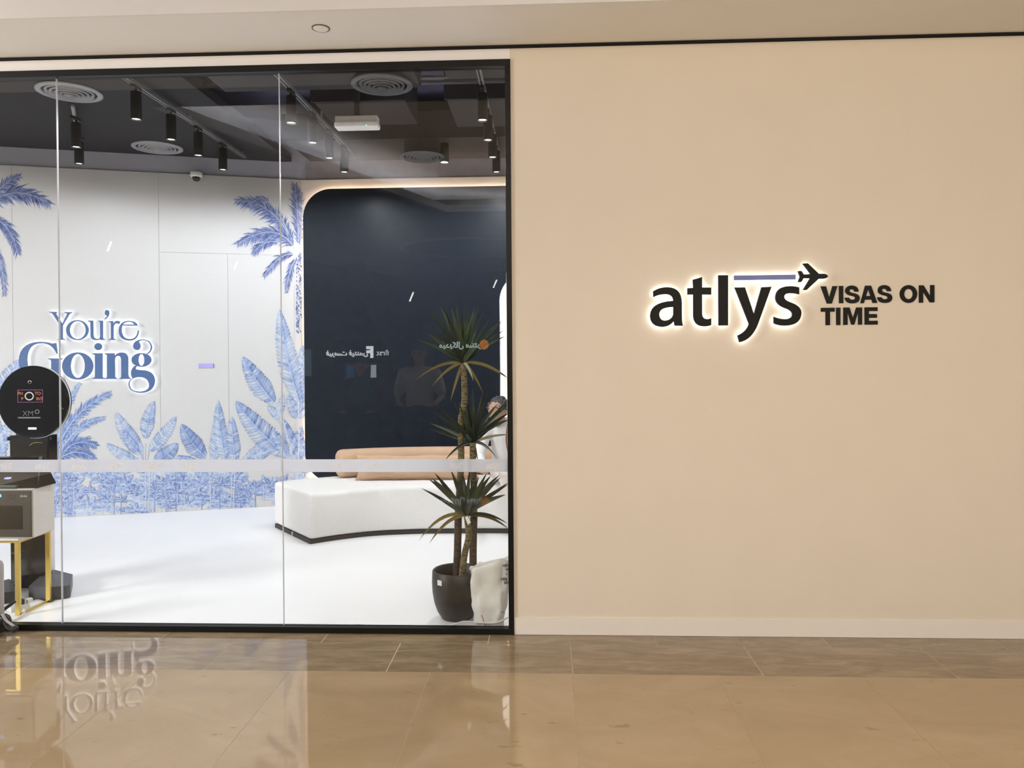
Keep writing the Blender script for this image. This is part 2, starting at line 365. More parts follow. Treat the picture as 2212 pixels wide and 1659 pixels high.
# mural wall: a core with panels of their own, recessed joints between
def ws(s, z, off): return CF + WD*s + Z*z + WN*off
def wprism(name, s0, s1, z0, z1, o0, o1, m, parent=None):
    V = [ws(s, z, o) for o in (o0, o1) for s, z in ((s0, z0), (s1, z0), (s1, z1), (s0, z1))]
    return mesh(name, V, [(0, 1, 2, 3), (7, 6, 5, 4), (0, 4, 5, 1), (1, 5, 6, 2), (2, 6, 7, 3), (3, 7, 4, 0)], m, parent)
def s_at(px, py=700): return (onP(px, py, CF, WN)-CF).dot(WD)
def z_at(px, py): return onP(px, py, CF, WN).z
wleft = kind(wprism('wall_left', 0, 5.3, 0, TOPZ, -.12, -.005, JOINT))
s636, s493, s345, s28 = s_at(636), s_at(493), s_at(345), s_at(28); zd = z_at(420, 546); g = .0013
for a, b, z0, z1 in ((s345+g, s28-g, 0.002, TOPZ), (s28+g, 5.3, .002, TOPZ), (s493+g, s345-g, .002, zd-g), (s636+g, s493-g, .002, zd-g), (.004, s636-g, .002, zd-g), (.004, s345-g, zd+g, TOPZ)):
    wprism('wall_panel', a, b, z0, z1, -.005, 0, PANEL, wleft)
kind(wprism('wall_left_upper', -.1, 5.3, TOPZ+.002, 4.1, -.1, -.02, UPPER))
wback = kind(box('wall_back', (-2.45, 2.2), (3.80, 3.95), (0, TOPZ), mat('back_wall_paint', (.80, .76, .72), .6, var=.01)))
kind(box('wall_back_upper', (-2.45, 2.2), (3.82, 3.95), (TOPZ+.002, 4.1), mat('upper_wall_warm', (.38, .35, .37), .8)))
kind(box('wall_side', (2.2, 2.3), (.16, 4.0), (0, 4.1), PANEL))
kind(box('wall_far_left', (-7.5, -7.4), (.0, 3.0), (0, 4.1), PANEL))
kind(box('ceiling_slab', (-7.5, 2.3), (.10, 4.3), (4.1, 4.2), SLAB))
kind(box('trim_5', (-7.5, 2.3), (.105, .16), (3.285, 4.1), CEILD))
kind(box('ceiling_drop', (-7.4, -2.50), (.55, 3.75), (3.66, 3.74), CEILD))

# ------------------------------------------------------------------ mural print, traced leaf by leaf, flat ink on the wall
mural = thing('wall_mural', 'blue and white tropical palm mural printed across the white back-left wall', 'mural', tuple(CF))
class Ink:
    def __init__(s): s.V = []; s.F = []; s.C = []; s.off = .001
    def poly(s, pts, cols):
        b = len(s.V)
        for p in pts: s.V.append(onP(p[0], p[1], CF+WN*s.off, WN))
        s.C += cols; s.F.append(tuple(range(b, b+len(pts))))
    def build(s, name, k=None):
        o = mesh(name, s.V, s.F, INK, mural); a = o.data.color_attributes.new('Col', 'FLOAT_COLOR', 'POINT')
        for d, c in zip(a.data, s.C): d.color = (*c, 1)
        if k: o['kind'] = k
        return o
def ink(t, up=False):
    """t 0 pale wash .. 1 deep blue (linear)"""
    P = [(.70, .76, .86), (.40, .53, .80), (.16, .28, .66), (.055, .10, .36)] if not up else [(.66, .69, .80), (.33, .40, .66), (.12, .17, .44), (.04, .06, .23)]  # up: darker set for the upper palms, dimmer light put into the ink
    t = max(0, min(.999, t))*3; i = int(t); f = t-i
    return tuple((P[i][k]*(1-f)+P[i+1][k]*f)*.77 for k in range(3))
def V2(x, y): return Vector((x, y))
def qb(a, b, c, t): return a*(1-t)**2 + b*(2*t*(1-t)) + c*t*t
def stroke(I, pts, w0, w1, tone, up=False):
    I.off += 2.5e-6; pts = [V2(*p) for p in pts]; n = len(pts)
    for i in range(n-1):
        d = (pts[i+1]-pts[i]).normalized(); nn = V2(-d.y, d.x)
        a, b = w0+(w1-w0)*i/(n-1), w0+(w1-w0)*(i+1)/(n-1)
        c = ink(tone, up); I.poly([pts[i]+nn*a/2, pts[i+1]+nn*b/2, pts[i+1]-nn*b/2, pts[i]-nn*a/2], [c]*4)
def frond(I, base, ctrl, tip, ll, n=26, tone=.75, up=False, droop=.5, sides=(1, -1), start=.12):
    """feathery palm frond: pale wash, thin pointed leaflets on both sides, pale rib"""
    a, b, c = V2(*base), V2(*ctrl), V2(*tip); n = int(n*1.5)
    for wash in (1, 0):
        for k in range(n):
            t = start+(1-start)*(k+random.uniform(-.3, .3))/n; t = max(.02, min(.985, t)); p = qb(a, b, c, t); d = (qb(a, b, c, t+.015)-qb(a, b, c, t-.015)).normalized(); nn = V2(-d.y, d.x)
            L = ll*(.5+.85*math.sin(math.pi*min(1, (t-start)/(1-start)*.82+.14)))
            for s in sides:
                q = random.uniform(.62, 1.18)*L*(1 if not wash else .7)
                dirv = (d*random.uniform(.8, 1.25) + nn*s*random.uniform(.6, .9)).normalized() + V2(0, droop*random.uniform(.35, 1.0))
                f = dirv.normalized(); e = p + f*q + V2(0, .10*q*droop); m = p + f*q*.5 - V2(0, .06*q)
                wd = (q*.028+.5) if not wash else q*.12+.8; fn = V2(-f.y, f.x)
                if wash: c0 = c1 = ce = ink(tone*.42+random.uniform(-.12, .12), up)
                else:
                    tt = tone+random.uniform(-.28, .25); c0, c1, ce = ink(tt+.02, up), ink(tt+.05, up), ink(tt-.12, up)
                I.off += 6e-7; I.poly([p-fn*wd*.6, m-fn*wd, e, m+fn*wd, p+fn*wd*.6], [c0, c1, ce, c1, c0])
        I.off += .00006
    stroke(I, [qb(a, b, c, t/12) for t in range(13)], 1.7, .5, .02, up)
def bleaf(I, base, tip, w, tone=.55, bend=.1, up=False, ns=15, split=.25, rib=True):
    """broad banana leaf: ragged strips between lateral veins, pale midrib"""
    I.off += 2.5e-6; a, c = V2(*base), V2(*tip); d0 = c-a; L = d0.length; b = (a+c)/2 + V2(-d0.y, d0.x)*bend
    def prof(t): return w/2*min(1, t/.3+.18)**.6*max(0, 1-t**2.4)**.8*1.06
    for s in (1, -1):
        for k in range(ns):
            t0, t1 = k/ns, (k+1)/ns
            p0, p1 = qb(a, b, c, t0), qb(a, b, c, t1)
            d = (qb(a, b, c, min(1, t0+.05))-qb(a, b, c, max(0, t0-.05))).normalized(); nn = V2(-d.y, d.x)
            w0, w1 = prof(t0), prof(t1)
            if random.random() < split: w1 *= random.uniform(.82, .97)
            e0, e1 = p0+nn*s*w0+d*L*.085*min(1, w0/(w/2)), p1+nn*s*w1+d*L*.06*min(1, w1/(w/2)+.01)
            if t1 >= .999: e1 = p1
            tt = tone+random.uniform(-.26, .24)+(.1 if s > 0 else -.1)
            m0, m1 = p0.lerp(e0, .5), p1.lerp(e1, .5)
            ci, cm, ce = ink(tt+.1, up), ink(tt-.3+random.uniform(-.1, .1), up), ink(tt+.12, up)
            h = .93; g0, g1 = p0.lerp(p1, h), e0.lerp(e1, h); pv = ink(.04, up)
            I.poly([g0, p1, e1, g1], [pv, pv, ce, ce])
            I.poly([p0, p0.lerp(p1, h), m0.lerp(m1, h), m0], [ci, ci, cm, cm]); I.poly([m0, m0.lerp(m1, h), e0.lerp(e1, h), e0], [cm, cm, ce, ce])
    if rib: stroke(I, [qb(a, b, c, t/10) for t in range(10)], max(1.2, w*.035), .5, .0, up)
# upper right palm
I = Ink()
frond(I, (640, 545), (600, 430), (509, 433), 24, 34, .78, True, .55)
frond(I, (640, 545), (580, 380), (538, 448), 13, 16, .62, True, .6, start=.55)
frond(I, (642, 548), (606, 465), (512, 527), 25, 34, .8, True, .65)
frond(I, (640, 555), (590, 490), (545, 548), 17, 18, .8, True, .7, start=.4)
frond(I, (645, 545), (645, 460), (637, 399), 20, 26, .78, True, .05)
frond(I, (648, 545), (655, 470), (653, 415), 14, 18, .6, True, .1, sides=(-1,))
frond(I, (640, 552), (610, 535), (569, 598), 15, 22, .75, True, .5)
frond(I, (643, 555), (625, 570), (618, 632), 13, 22, .75, True, .3)
for k in range(90):                                   # mottled trunk
    x, y = random.uniform(640, 651), 548+k*1.9; r = random.uniform(.8, 2.3)
    I.poly([(x-r, y-r*1.3), (x+r, y-r*.6), (x+r*.8, y+r*1.5), (x-r*.7, y+r)], [ink(random.uniform(.35, .95), True)]*4)
for y in range(560, 716, 9): I.poly([(640, y), (642, y-1), (642, y+3), (640, y+4)], [ink(.7, True)]*4)
I.build('palm_print')
# upper left palm, cut by the picture edge
I = Ink()
frond(I, (-45, 470), (10, 380), (108, 440), 27, 40, .8, True, .5)
frond(I, (-45, 470), (-5, 395), (44, 380), 16, 26, .72, True, .25)
frond(I, (-45, 470), (20, 460), (38, 548), 22, 30, .8, True, .45)
frond(I, (-45, 480), (8, 540), (10, 640), 16, 26, .7, True, .3)
frond(I, (-45, 470), (-70, 380), (-130, 420), 24, 26, .8, True, .5)
I.build('palm_print')
C5 = lambda x, y: (100+x/3.814, 800+y/3.814)
# lower left feathery palm
I = Ink(); I.off = .0042
frond(I, C5(60, 740), C5(180, 320), C5(530, 190), 17, 40, .68, False, .25)
frond(I, C5(60, 740), C5(120, 330), C5(275, 105), 12, 30, .55, False, .15)
frond(I, C5(80, 740), C5(220, 420), C5(480, 390), 13, 30, .6, False, .35)
frond(I, C5(100, 745), C5(210, 520), C5(410, 620), 18, 30, .8, False, .35)
frond(I, C5(60, 760), C5(240, 600), C5(400, 730), 16, 26, .82, False, .4)
for k in range(7): stroke(I, [C5(40+k*9, 840), C5(45+k*10, 480+k*12)], 1.6, .8, .5+.05*k)
I.build('feather_palm_print')
# left banana leaves beside the kiosk
I = Ink(); I.off = .0044
bleaf(I, (-30, 860), (40, 776), 42, .42, .12); bleaf(I, (-25, 1000), (22, 905), 36, .45, .1); bleaf(I, (0, 1010), (-20, 880), 30, .35, .1); bleaf(I, (-50, 940), (-60, 800), 40, .5)
I.build('banana_print')
# central banana clumps
I = Ink(); I.off = .0036
for b, tp, wd, tn, bd in (((820, 560), (890, 250), 118, .5, -.1), ((790, 665), (575, 345), 140, .38, -.12), ((775, 690), (632, 490), 90, .62, -.1), ((850, 660), (1070, 375), 112, .42, .08), ((750, 745), (495, 600), 100, .3, -.12), ((890, 745), (1085, 600), 140, .68, .12), ((1240, 745), (1075, 700), 70, .55, -.15)):
    bleaf(I, C5(*b), C5(*tp), wd/3.814, tn, bd, split=.35)
for x0, x1 in ((815, 820), (800, 785), (835, 855), (790, 760)): stroke(I, [C5(815, 860), C5(x0, 740), C5(x1, 600)], 1.6, .8, .35)
I.build('banana_print')
I = Ink(); I.off = .0038
for b, tp, wd, tn, bd in (((1375, 760), (1395, 395), 100, .4, .05), ((1480, 760), (1418, 245), 120, .48, -.06), ((1560, 760), (1530, 378), 120, .5, -.05), ((1310, 710), (1115, 440), 160, .72, -.12), ((1620, 740), (1840, 550), 90, .35, .1), ((1720, 745), (1812, 620), 90, .5, .05), ((1700, 720), (1870, 640), 70, .3, .1)):
    bleaf(I, C5(*b), C5(*tp), wd/3.814, tn, bd, split=.3, ns=18)
stroke(I, [C5(1300, 700), C5(1330, 860)], 1.8, 1.2, .4)
I.build('banana_print')
# large banana plant at the right end
I = Ink(); I.off = .0040
bleaf(I, (648, 905), (655, 745), 40, .5, .02, ns=20); bleaf(I, (646, 868), (604, 668), 46, .52, -.05, ns=24, split=.3)
bleaf(I, (592, 870), (524, 770), 46, .6, -.06, ns=18, split=.3); bleaf(I, C5(1985, 700), C5(1562, 250), 54, .58, -.08, ns=22, split=.35)
bleaf(I, (648, 905), (622, 852), 26, .5, -.1); bleaf(I, (604, 905), (577, 876), 20, .4, .1); bleaf(I, (600, 900), (610, 848), 18, .35); bleaf(I, (640, 965), (612, 905), 26, .6, -.1)
bleaf(I, (625, 985), (652, 920), 28, .55, .1); bleaf(I, (655, 990), (640, 930), 24, .65); bleaf(I, (620, 990), (586, 930), 26, .5); bleaf(I, (632, 1000), (655, 960), 22, .6, .1)
stroke(I, [(592, 868), (612, 910), (636, 1000), (648, 1095)], 2.6, 1.8, .0); stroke(I, [(645, 868), (646, 950), (641, 1095)], 2.2, 1.6, .0); stroke(I, [(600, 905), (625, 960), (640, 1050)], 1.8, 1.4, .15)
I.build('banana_print')
# undergrowth along the foot
I = Ink()
def edge_y(x): return 1119.5-.0515*(x-105)
rnd = random.Random(11)
for layer, (tn, cnt, sz) in enumerate(((.12, 50, 32), (.36, 55, 32), (.58, 62, 30), (.74, 34, 22))):
    for k in range(cnt):
        x = rnd.uniform(-60, 655); yb = edge_y(x); top = 1005 if layer < 2 else 1030
        y = rnd.uniform(top, yb-6); n = rnd.choice((4, 5, 6))
        for j in range(n):
            an = math.pi*(.08+.84*j/(n-1))+rnd.uniform(-.15, .15); L = sz*rnd.uniform(.7, 1.25)
            e = (x+L*math.cos(an), min(edge_y(x)-1.5, y-L*math.sin(an)*.8+L*.25*abs(math.cos(an))))
            bleaf(I, (x, min(y, yb-2)), e, L*.36, tn+rnd.uniform(-.12, .18), rnd.uniform(-.15, .15), ns=6, split=.1, rib=layer > 1)
        if layer > 1 and rnd.random() < .6: stroke(I, [(x, y-3), (x+rnd.uniform(-1, 1), yb-1.5)], 1.2, 1.5, .05 if layer == 2 else .6)
for x0 in (315, 320, 455, 498, 503): stroke(I, [(x0+rnd.uniform(-8, 8), 1005), (x0, edge_y(x0)-2)], 1.4, 1.6, 0)
I.build('undergrowth_print', 'stuff')

# ------------------------------------------------------------------ "You're Going" halo sign on the mural wall, crop (0,540)-(480,900) at 4.608x
YG = [
 ('letter_y', ['M 503 615 L 584 616 L 584 624 Q 572 626 576 640 L 635 733 L 676 650 Q 690 626 655 627 L 655 619 L 733 619 L 732 627 Q 715 630 703 645 L 640 750 L 640 870 Q 640 884 660 884 L 660 892 L 590 892 L 590 884 Q 610 884 611 870 L 611 750 L 548 650 Q 530 622 503 622 Z']),
 ('letter_o', ['E 784 797 112 99 E 787 797 79 89']),
 ('letter_u', ['M 888 703 L 940 703 L 944 850 Q 950 884 985 884 Q 1008 882 1009 855 L 1007 725 Q 1007 712 988 711 L 988 703 L 1037 703 L 1037 870 Q 1040 884 1060 884 L 1060 890 L 1012 896 L 1010 885 Q 990 897 965 896 Q 915 893 914 850 L 912 725 Q 910 712 888 711 Z']),
 ('apostrophe', ['M 1078 597 Q 1100 600 1100 630 Q 1095 670 1058 691 L 1053 685 Q 1073 668 1078 655 Q 1055 650 1055 625 Q 1057 598 1078 597 Z']),
 ('letter_r', ['M 1090 709 L 1138 707 L 1140 735 Q 1150 706 1180 705 Q 1206 707 1206 720 Q 1202 737 1188 735 Q 1175 730 1165 731 Q 1142 740 1142 775 L 1142 870 Q 1144 886 1163 887 L 1163 894 L 1097 894 L 1097 887 Q 1115 886 1116 870 L 1114 730 Q 1112 716 1090 715 Z']),
 ('letter_e', ['M 1383 752 L 1228 752 Q 1222 775 1222 800 Q 1228 882 1300 886 Q 1375 885 1381 801 L 1393 801 Q 1390 902 1292 901 Q 1195 895 1192 803 Q 1197 707 1292 705 Q 1365 707 1383 752 Z M 1236 742 L 1345 742 Q 1330 714 1292 714 Q 1250 715 1236 742 Z']),
 ('letter_g', ['M 565 925 L 575 925 L 588 1028 L 578 1030 Q 530 925 428 926 Q 290 930 287 1085 Q 288 1200 360 1262 Q 420 1300 470 1290 Q 520 1270 525 1230 L 525 1110 Q 525 1086 495 1085 L 495 1077 L 638 1077 L 638 1085 Q 612 1088 610 1115 L 607 1290 Q 560 1270 540 1275 Q 480 1310 400 1300 Q 205 1270 203 1105 Q 208 915 420 912 Q 500 915 530 930 Z']),
 ('letter_o', ['E 787 1152 155 135 E 788 1152 70 118']),
 ('letter_i', ['M 930 1026 L 1033 1026 L 1033 1255 Q 1036 1270 1058 1271 L 1058 1280 L 932 1280 L 932 1271 Q 955 1270 957 1255 L 957 1050 Q 955 1036 930 1034 Z E 990 960 38 35']),
 ('letter_n', ['M 1055 1026 L 1152 1026 L 1153 1050 Q 1180 1018 1225 1018 Q 1288 1022 1288 1085 L 1288 1240 Q 1295 1270 1310 1272 L 1310 1280 L 1200 1280 L 1200 1271 Q 1215 1270 1217 1255 L 1217 1090 Q 1213 1050 1185 1052 Q 1155 1055 1155 1095 L 1157 1255 Q 1160 1270 1178 1271 L 1178 1280 L 1060 1280 L 1060 1271 Q 1075 1270 1077 1255 L 1077 1050 Q 1075 1036 1055 1034 Z']),
 ('letter_g', ['E 1418 1092 99 68 E 1418 1092 29 58',
   'M 1378 1148 Q 1358 1165 1362 1182 Q 1372 1192 1440 1194 Q 1550 1205 1552 1300 Q 1545 1415 1405 1418 Q 1292 1410 1290 1330 Q 1295 1290 1330 1272 Q 1312 1250 1314 1210 Q 1320 1180 1350 1150 Z M 1390 1262 Q 1300 1268 1300 1335 Q 1308 1405 1398 1406 Q 1490 1400 1494 1345 Q 1490 1275 1420 1263 Z',
   'M 1375 995 Q 1335 990 1335 950 Q 1345 893 1430 889 Q 1520 895 1523 970 Q 1518 1015 1478 1035 L 1465 1030 Q 1508 1010 1510 968 Q 1505 900 1432 897 Q 1400 898 1392 915 Q 1412 935 1408 965 Q 1400 995 1375 995 Z'])]
YGB = mat('slogan_blue', (.075, .135, .30), .4, var=.05)
HALO2 = emis('slogan_halo_led', (1, .99, .97), 4.2)
EX = -WD                                              # rightwards along the mural wall
def mpt(cx, cy):
    p = onP(cx/4.608, 540+cy/4.608, CF, WN); return ((p-CF).dot(EX), p.z)
fr_front = (CF+WN*.030, EX, Z, WN); fr_halo = (CF+WN*.012, EX, Z, WN)
slog = thing('slogan_sign', "blue You're Going lettering with white halo glow on the mural wall", 'sign', tuple(CF+EX*mpt(900, 1280)[0]+Z*mpt(900, 1280)[1]))
for nme, paths in YG:
    first = None
    for p in paths:
        c = [[mpt(*q) for q in s] for s in flatten(p)]
        o = outline(nme if first is None else 'stroke', c, .018, YGB, fr_front, slog if first is None else first)
        if first is not None: o.location = (0, 0, 0)
        h = outline('halo_backing', c, .016, HALO2, fr_halo, first or o, offset=-.002); h.location = (0, 0, 0)
        first = first or o
# lavender reflection on the concealed door, painted as a thin plate
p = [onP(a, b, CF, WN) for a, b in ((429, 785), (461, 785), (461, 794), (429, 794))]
dp = thing('reflection_plate', 'small lavender reflection built as a plate on the concealed white door', 'painted reflection', tuple(p[3]))
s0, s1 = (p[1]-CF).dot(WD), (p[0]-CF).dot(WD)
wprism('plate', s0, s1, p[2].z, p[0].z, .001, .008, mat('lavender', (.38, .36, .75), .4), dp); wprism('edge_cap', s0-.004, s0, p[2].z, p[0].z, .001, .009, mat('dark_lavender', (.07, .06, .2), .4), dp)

# ------------------------------------------------------------------ dark feature panel with warm backlight, second lit panel
def rrect(x0, x1, z0, z1, r, n=12):
    out = []
    for cx, cz, a0 in ((x1-r, z0+r, -90), (x1-r, z1-r, 0), (x0+r, z1-r, 90), (x0+r, z0+r, 180)):
        for k in range(n+1): a = math.radians(a0+90*k/n); out.append((cx+r*math.cos(a), cz+r*math.sin(a)))
    return out
fp = thing('feature_panel', 'large glossy black panel with rounded corner on the back wall', 'wall panel', (-1.0, 3.76, .25))
DARK = mat('dark_glass', (.013, .017, .025), .38, var=.1, spec=.10)
outline('panel_face', [rrect(-2.376, 1.6, .25, 3.362, .30)], .03, DARK, (Vector((0, 3.765, 0)), X, Z, -Y_), fp)
LEDW = emis('warm_led_strip', (1, .72, .52), 48)
pts = [Vector((x, 3.783, z)) for x, z in rrect(-2.345, 1.57, .28, 3.335, .27)]
tube('led_strip', pts+[pts[0]], .006, LEDW, fp, 6)
lp = thing('light_panel', 'white glowing panel with rounded top left corner behind the seated person', 'light panel', (.6, 3.72, .42))
p1 = onY(1079.5, 700, 3.70); p2 = onY(1097, 598, 3.70)
outline('panel_face', [rrect(p1.x, 1.35, .30, p2.z+.05, .30)], .03, mat('glow_panel', (.85, .8, .75), .5, emit=(1, .9, .8), estr=.95), (Vector((0, 3.73, 0)), X, Z, -Y_), lp)
tube('rim', [Vector((x, 3.70, z)) for x, z in rrect(p1.x+.002, 1.348, .302, p2.z+.048, .30)]+[Vector((1.348-.3, 3.70, .302))], .004, mat('panel_rim', (.8, .72, .66), .4), lp, 6)

# ------------------------------------------------------------------ shop ceiling services
DUCT = mat('duct_black', (.024, .023, .026), .7, var=.15)
DUCTS = []
def duct(x, y, z, label):
    DUCTS.append((x, y, z[0]))
    t = thing('duct_box', label, 'duct', ((x[0]+x[1])/2, (y[0]+y[1])/2, z[1])); box('casing', x, y, z, DUCT, t, .004)
    box('flange', (x[0]-.015, x[1]+.015), (y[0]-.015, y[0]+.015), (z[0]-.015, z[1]), DUCT, t); return t
duct((-2.35, -.78), (.35, 1.72), (3.69, 4.08), 'long dark duct box around the round vent near the glass head')
duct((-.55, .9), (.35, 1.55), (3.69, 4.08), 'dark duct box in the top right corner of the glass')
duct((-1.75, -.98), (2.05, 2.75), (3.72, 4.08), 'dark square duct box behind the emergency light')
duct((-.62, .9), (2.0, 2.8), (3.70, 4.08), 'dark duct box behind the rightmost row of spotlights')
duct((-2.3, .9), (2.95, 3.76), (3.66, 3.9), 'wide dark bulkhead duct running along the back wall')
for y in (1.80, 1.92):
    o = tube('conduit_pipe', [(-6.5, y, 3.80), (2.1, y, 3.80)], .018, mat('conduit', (.10, .10, .13), .4, metal=.5), None, 8)
    tag(o, 'thin grey conduit crossing the dark shop ceiling, '+('nearer' if y < 1.9 else 'farther')+' of two', 'pipe', 'ceiling conduits')
    o.location = (0, 0, 0)

def diffuser_parts(t, m, R):
    lathe('rim', [(R, 0), (R, -.008), (R*.84, -.014), (R*.82, .0)], m, t, world=False, n=40)
    for k in range(5):
        r = R*(.74-.145*k); z = -.004-.006*k
        lathe('cone_ring', [(r, z), (r*.97, z-.014), (r*.84, z+.016), (r*.85, z+.02)], m, t, world=False, n=36)
    lathe('centre_cone', [(0, -.045), (R*.1, -.036), (R*.14, -.01), (0, -.005)], m, t, world=False, n=24)
DIFF = mat('diffuser_grey', (.34, .35, .38), .5); DIFD = mat('diffuser_dark', (.11, .115, .13), .5)
for (px, py, z, R, m, lb) in ((150, 198, 3.657, .235, DIFF, 'pale round ceiling air diffuser at the upper left of the glass'), (340, 318, 3.657, .235, DIFF, 'pale round ceiling air diffuser over the slogan wall'), (825, 182, 3.665, .235, DIFD, 'dark round air diffuser near the glass head right of centre'), (912, 338, 3.50, .215, DIFD, 'dark round air diffuser hanging under a cylindrical duct near the back wall')):
    q = onZ(px, py, z); t = thing('air_diffuser', lb, 'air vent', tuple(q), 'round air diffusers')
    diffuser_parts(t, m, R)
    if z < 3.6: lathe('duct_neck', [(R*.8, 0), (R*.82, .1), (R*.82, .14)], DUCT, t, world=False)

# track lights
BODY = mat('spot_body', (.020, .019, .015), .5, var=.12); LENS = emis('spot_lens', (.92, .93, 1), 7); RAIL = mat('track_rail', (.30, .32, .34), .35, metal=.4)
TRX = [(-2.85, 1.0, 3.35, 'left'), (-1.735, 1.12, 3.4, 'middle'), (-.277, 1.0, 3.5, 'right')]
for x, y0, y1, s in TRX:
    t = thing('track_rail', {'left': 'light track running back over the slogan wall', 'middle': 'light track running back left of the emergency light', 'right': 'light track running back beside the black window jamb'}[s], 'light track', (x, (y0+y1)/2, 3.63), 'ceiling light tracks')
    box('rail', (x-.018, x+.018), (y0, y1), (3.60, 3.63), RAIL, t, .002); box('slot', (x-.006, x+.006), (y0+.01, y1-.01), (3.597, 3.6005), BLACK, t); 
    for y in (y0+.05, (y0+y1)/2, y1-.05): box('hanger', (x-.006, x+.006), (y-.006, y+.006), (3.63, 3.655 if x < -2.4 else min([4.09]+[d[2]-.02 for d in DUCTS if d[0][0]-.03 < x < d[0][1]+.03 and d[1][0]-.03 < y < d[1][1]+.03])), RAIL, t)
t = thing('track_rail', 'short light track above the far left of the glass', 'light track', (-3.88, 2.2, 3.63), 'ceiling light tracks')
tube('rail', [(-3.62, 1.75, 3.615), (-4.25, 2.85, 3.615)], .016, RAIL, t, 8)
def spot_proto():
    P = {}
    P['adapter'] = ([], []); 
    return P
_sp = {}
def spot(loc, label, k=1.0):
    t = thing('track_spotlight', label, 'spotlight', loc, 'black cylinder track spotlights')
    def part(n, f):
        if n not in _sp: o = f(); _sp[n] = o.data; return o
        o = bpy.data.objects.new(n, _sp[n]); COL.objects.link(o); o.parent = t; return o
    # origin = lens plane, rail 0.25 above
    part('body', lambda: lathe('body', [(.0, .205), (.036, .205), (.039, .20), (.039, .004), (.0375, 0), (.034, 0), (.033, .014)], BODY, t, world=False, n=24))
    part('lens', lambda: lathe('lens', [(.0, .010), (.033, .010), (.034, .014)], LENS, t, world=False, n=24))
    part('stem', lambda: lathe('stem', [(.0, .245), (.009, .245), (.009, .2), (0, .2)], BODY, t, world=False, n=12))
    part('adapter', lambda: box('adapter', (-.016, .016), (-.055, .055), (.228, .252), BODY, t, .003, world=False))
    l = bpy.data.lights.new('spot_lamp', 'SPOT'); l.energy = SPOT_W*k; l.spot_size = math.radians(177); l.spot_blend = .28; l.shadow_soft_size = .035; l.color = (.965, .985, 1)
    o = bpy.data.objects.new('spot_lamp', l); COL.objects.link(o); o.parent = t; o.location = (0, 0, -.004)
ords = ['nearest', 'second', 'third', 'farthest']
for (x, ys, nm) in ((-2.85, (1.297, 1.83, 2.315, 2.828), 'track over the slogan wall'), (-1.735, (1.463, 2.002, 2.487, 3.0), 'track left of the emergency light'), (-.277, (1.492, 2.022, 2.561, 3.106), 'track beside the black window jamb')):
    for k, y in enumerate(ys): spot((x, y, 3.35), 'black cylinder spotlight, %s to the glass on the %s' % (ords[k] if k < 3 else 'farthest fourth', nm), {-2.85: (.95, .6, .3, .18), -1.735: (1.25, 1.2, 1.0, .8), -.277: (1.7, 1.6, 1.4, 1.1)}[x][k])
spot((-3.742, 1.986, 3.35), 'black cylinder spotlight at far left, upper of the pair', .45)
spot((-4.049, 2.516, 3.35), 'black cylinder spotlight at far left, lower of the pair', .2)
q = onZ(960, 350, 3.46)
t = thing('downlight', 'small glowing round downlight beside the hanging dark diffuser', 'downlight', tuple(q))
lathe('lens', [(0, 0), (.036, 0), (.036, .012)], LENS, t, world=False); lathe('trim_ring', [(.036, -.002), (.044, -.002), (.044, .18), (.036, .18)], BODY, t, world=False)

# emergency light
q = onZ(772, 275, 3.47); t = thing('emergency_light', 'white rectangular emergency light hanging from the dark shop ceiling', 'emergency light', tuple(q))
WPL = mat('white_plastic', (.78, .78, .78), .35); a = .175
box('housing', (-a, a), (-.05, .05), (.03, .085), WPL, t, .006, False); box('diffuser', (-a-.006, a+.006), (-.06, .06), (-.012, .034), mat('milky_cover', (.85, .85, .86), .25, emit=(1, 1, 1), estr=.12), t, .014, False, 3)
box('indicator', (.085, .092), (-.0625, -.059), (-.004, .002), emis('green_led', (.1, 1, .4), 3), t, 0, False); box('bracket', (-.02, .02), (-.02, .02), (.085, .62), DUCT, t, 0, False)
# dome camera on the mural wall head
q = onP(424, 378, CF+WN*.06, WN); t = thing('dome_camera', 'white dome security camera at the top of the mural wall', 'security camera', tuple(q))
lathe('housing', [(0, .03), (.055, .03), (.058, .025), (.058, -.012), (.05, -.02), (0, -.02)], WPL, t, world=False)
lathe('dome', [(.040, -.02), (.039, -.035), (.028, -.056), (.012, -.064), (0, -.065)], mat('smoked_dome', (.015, .015, .015), .08), t, world=False, n=24)
lathe('lens', [(0, -.067), (.007, -.065), (.009, -.058)], mat('lens_grey', (.4, .38, .36), .2), t, world=False, n=12)
mesh('wall_bracket', [tuple(WN*a+EX*b+Z*c) for a in (-.058, -.02) for b in (-.03, .03) for c in (-.01, .03)], [(0, 1, 3, 2), (4, 6, 7, 5), (0, 4, 5, 1), (2, 3, 7, 6), (1, 5, 7, 3), (0, 2, 6, 4)], WPL, t, world=False)

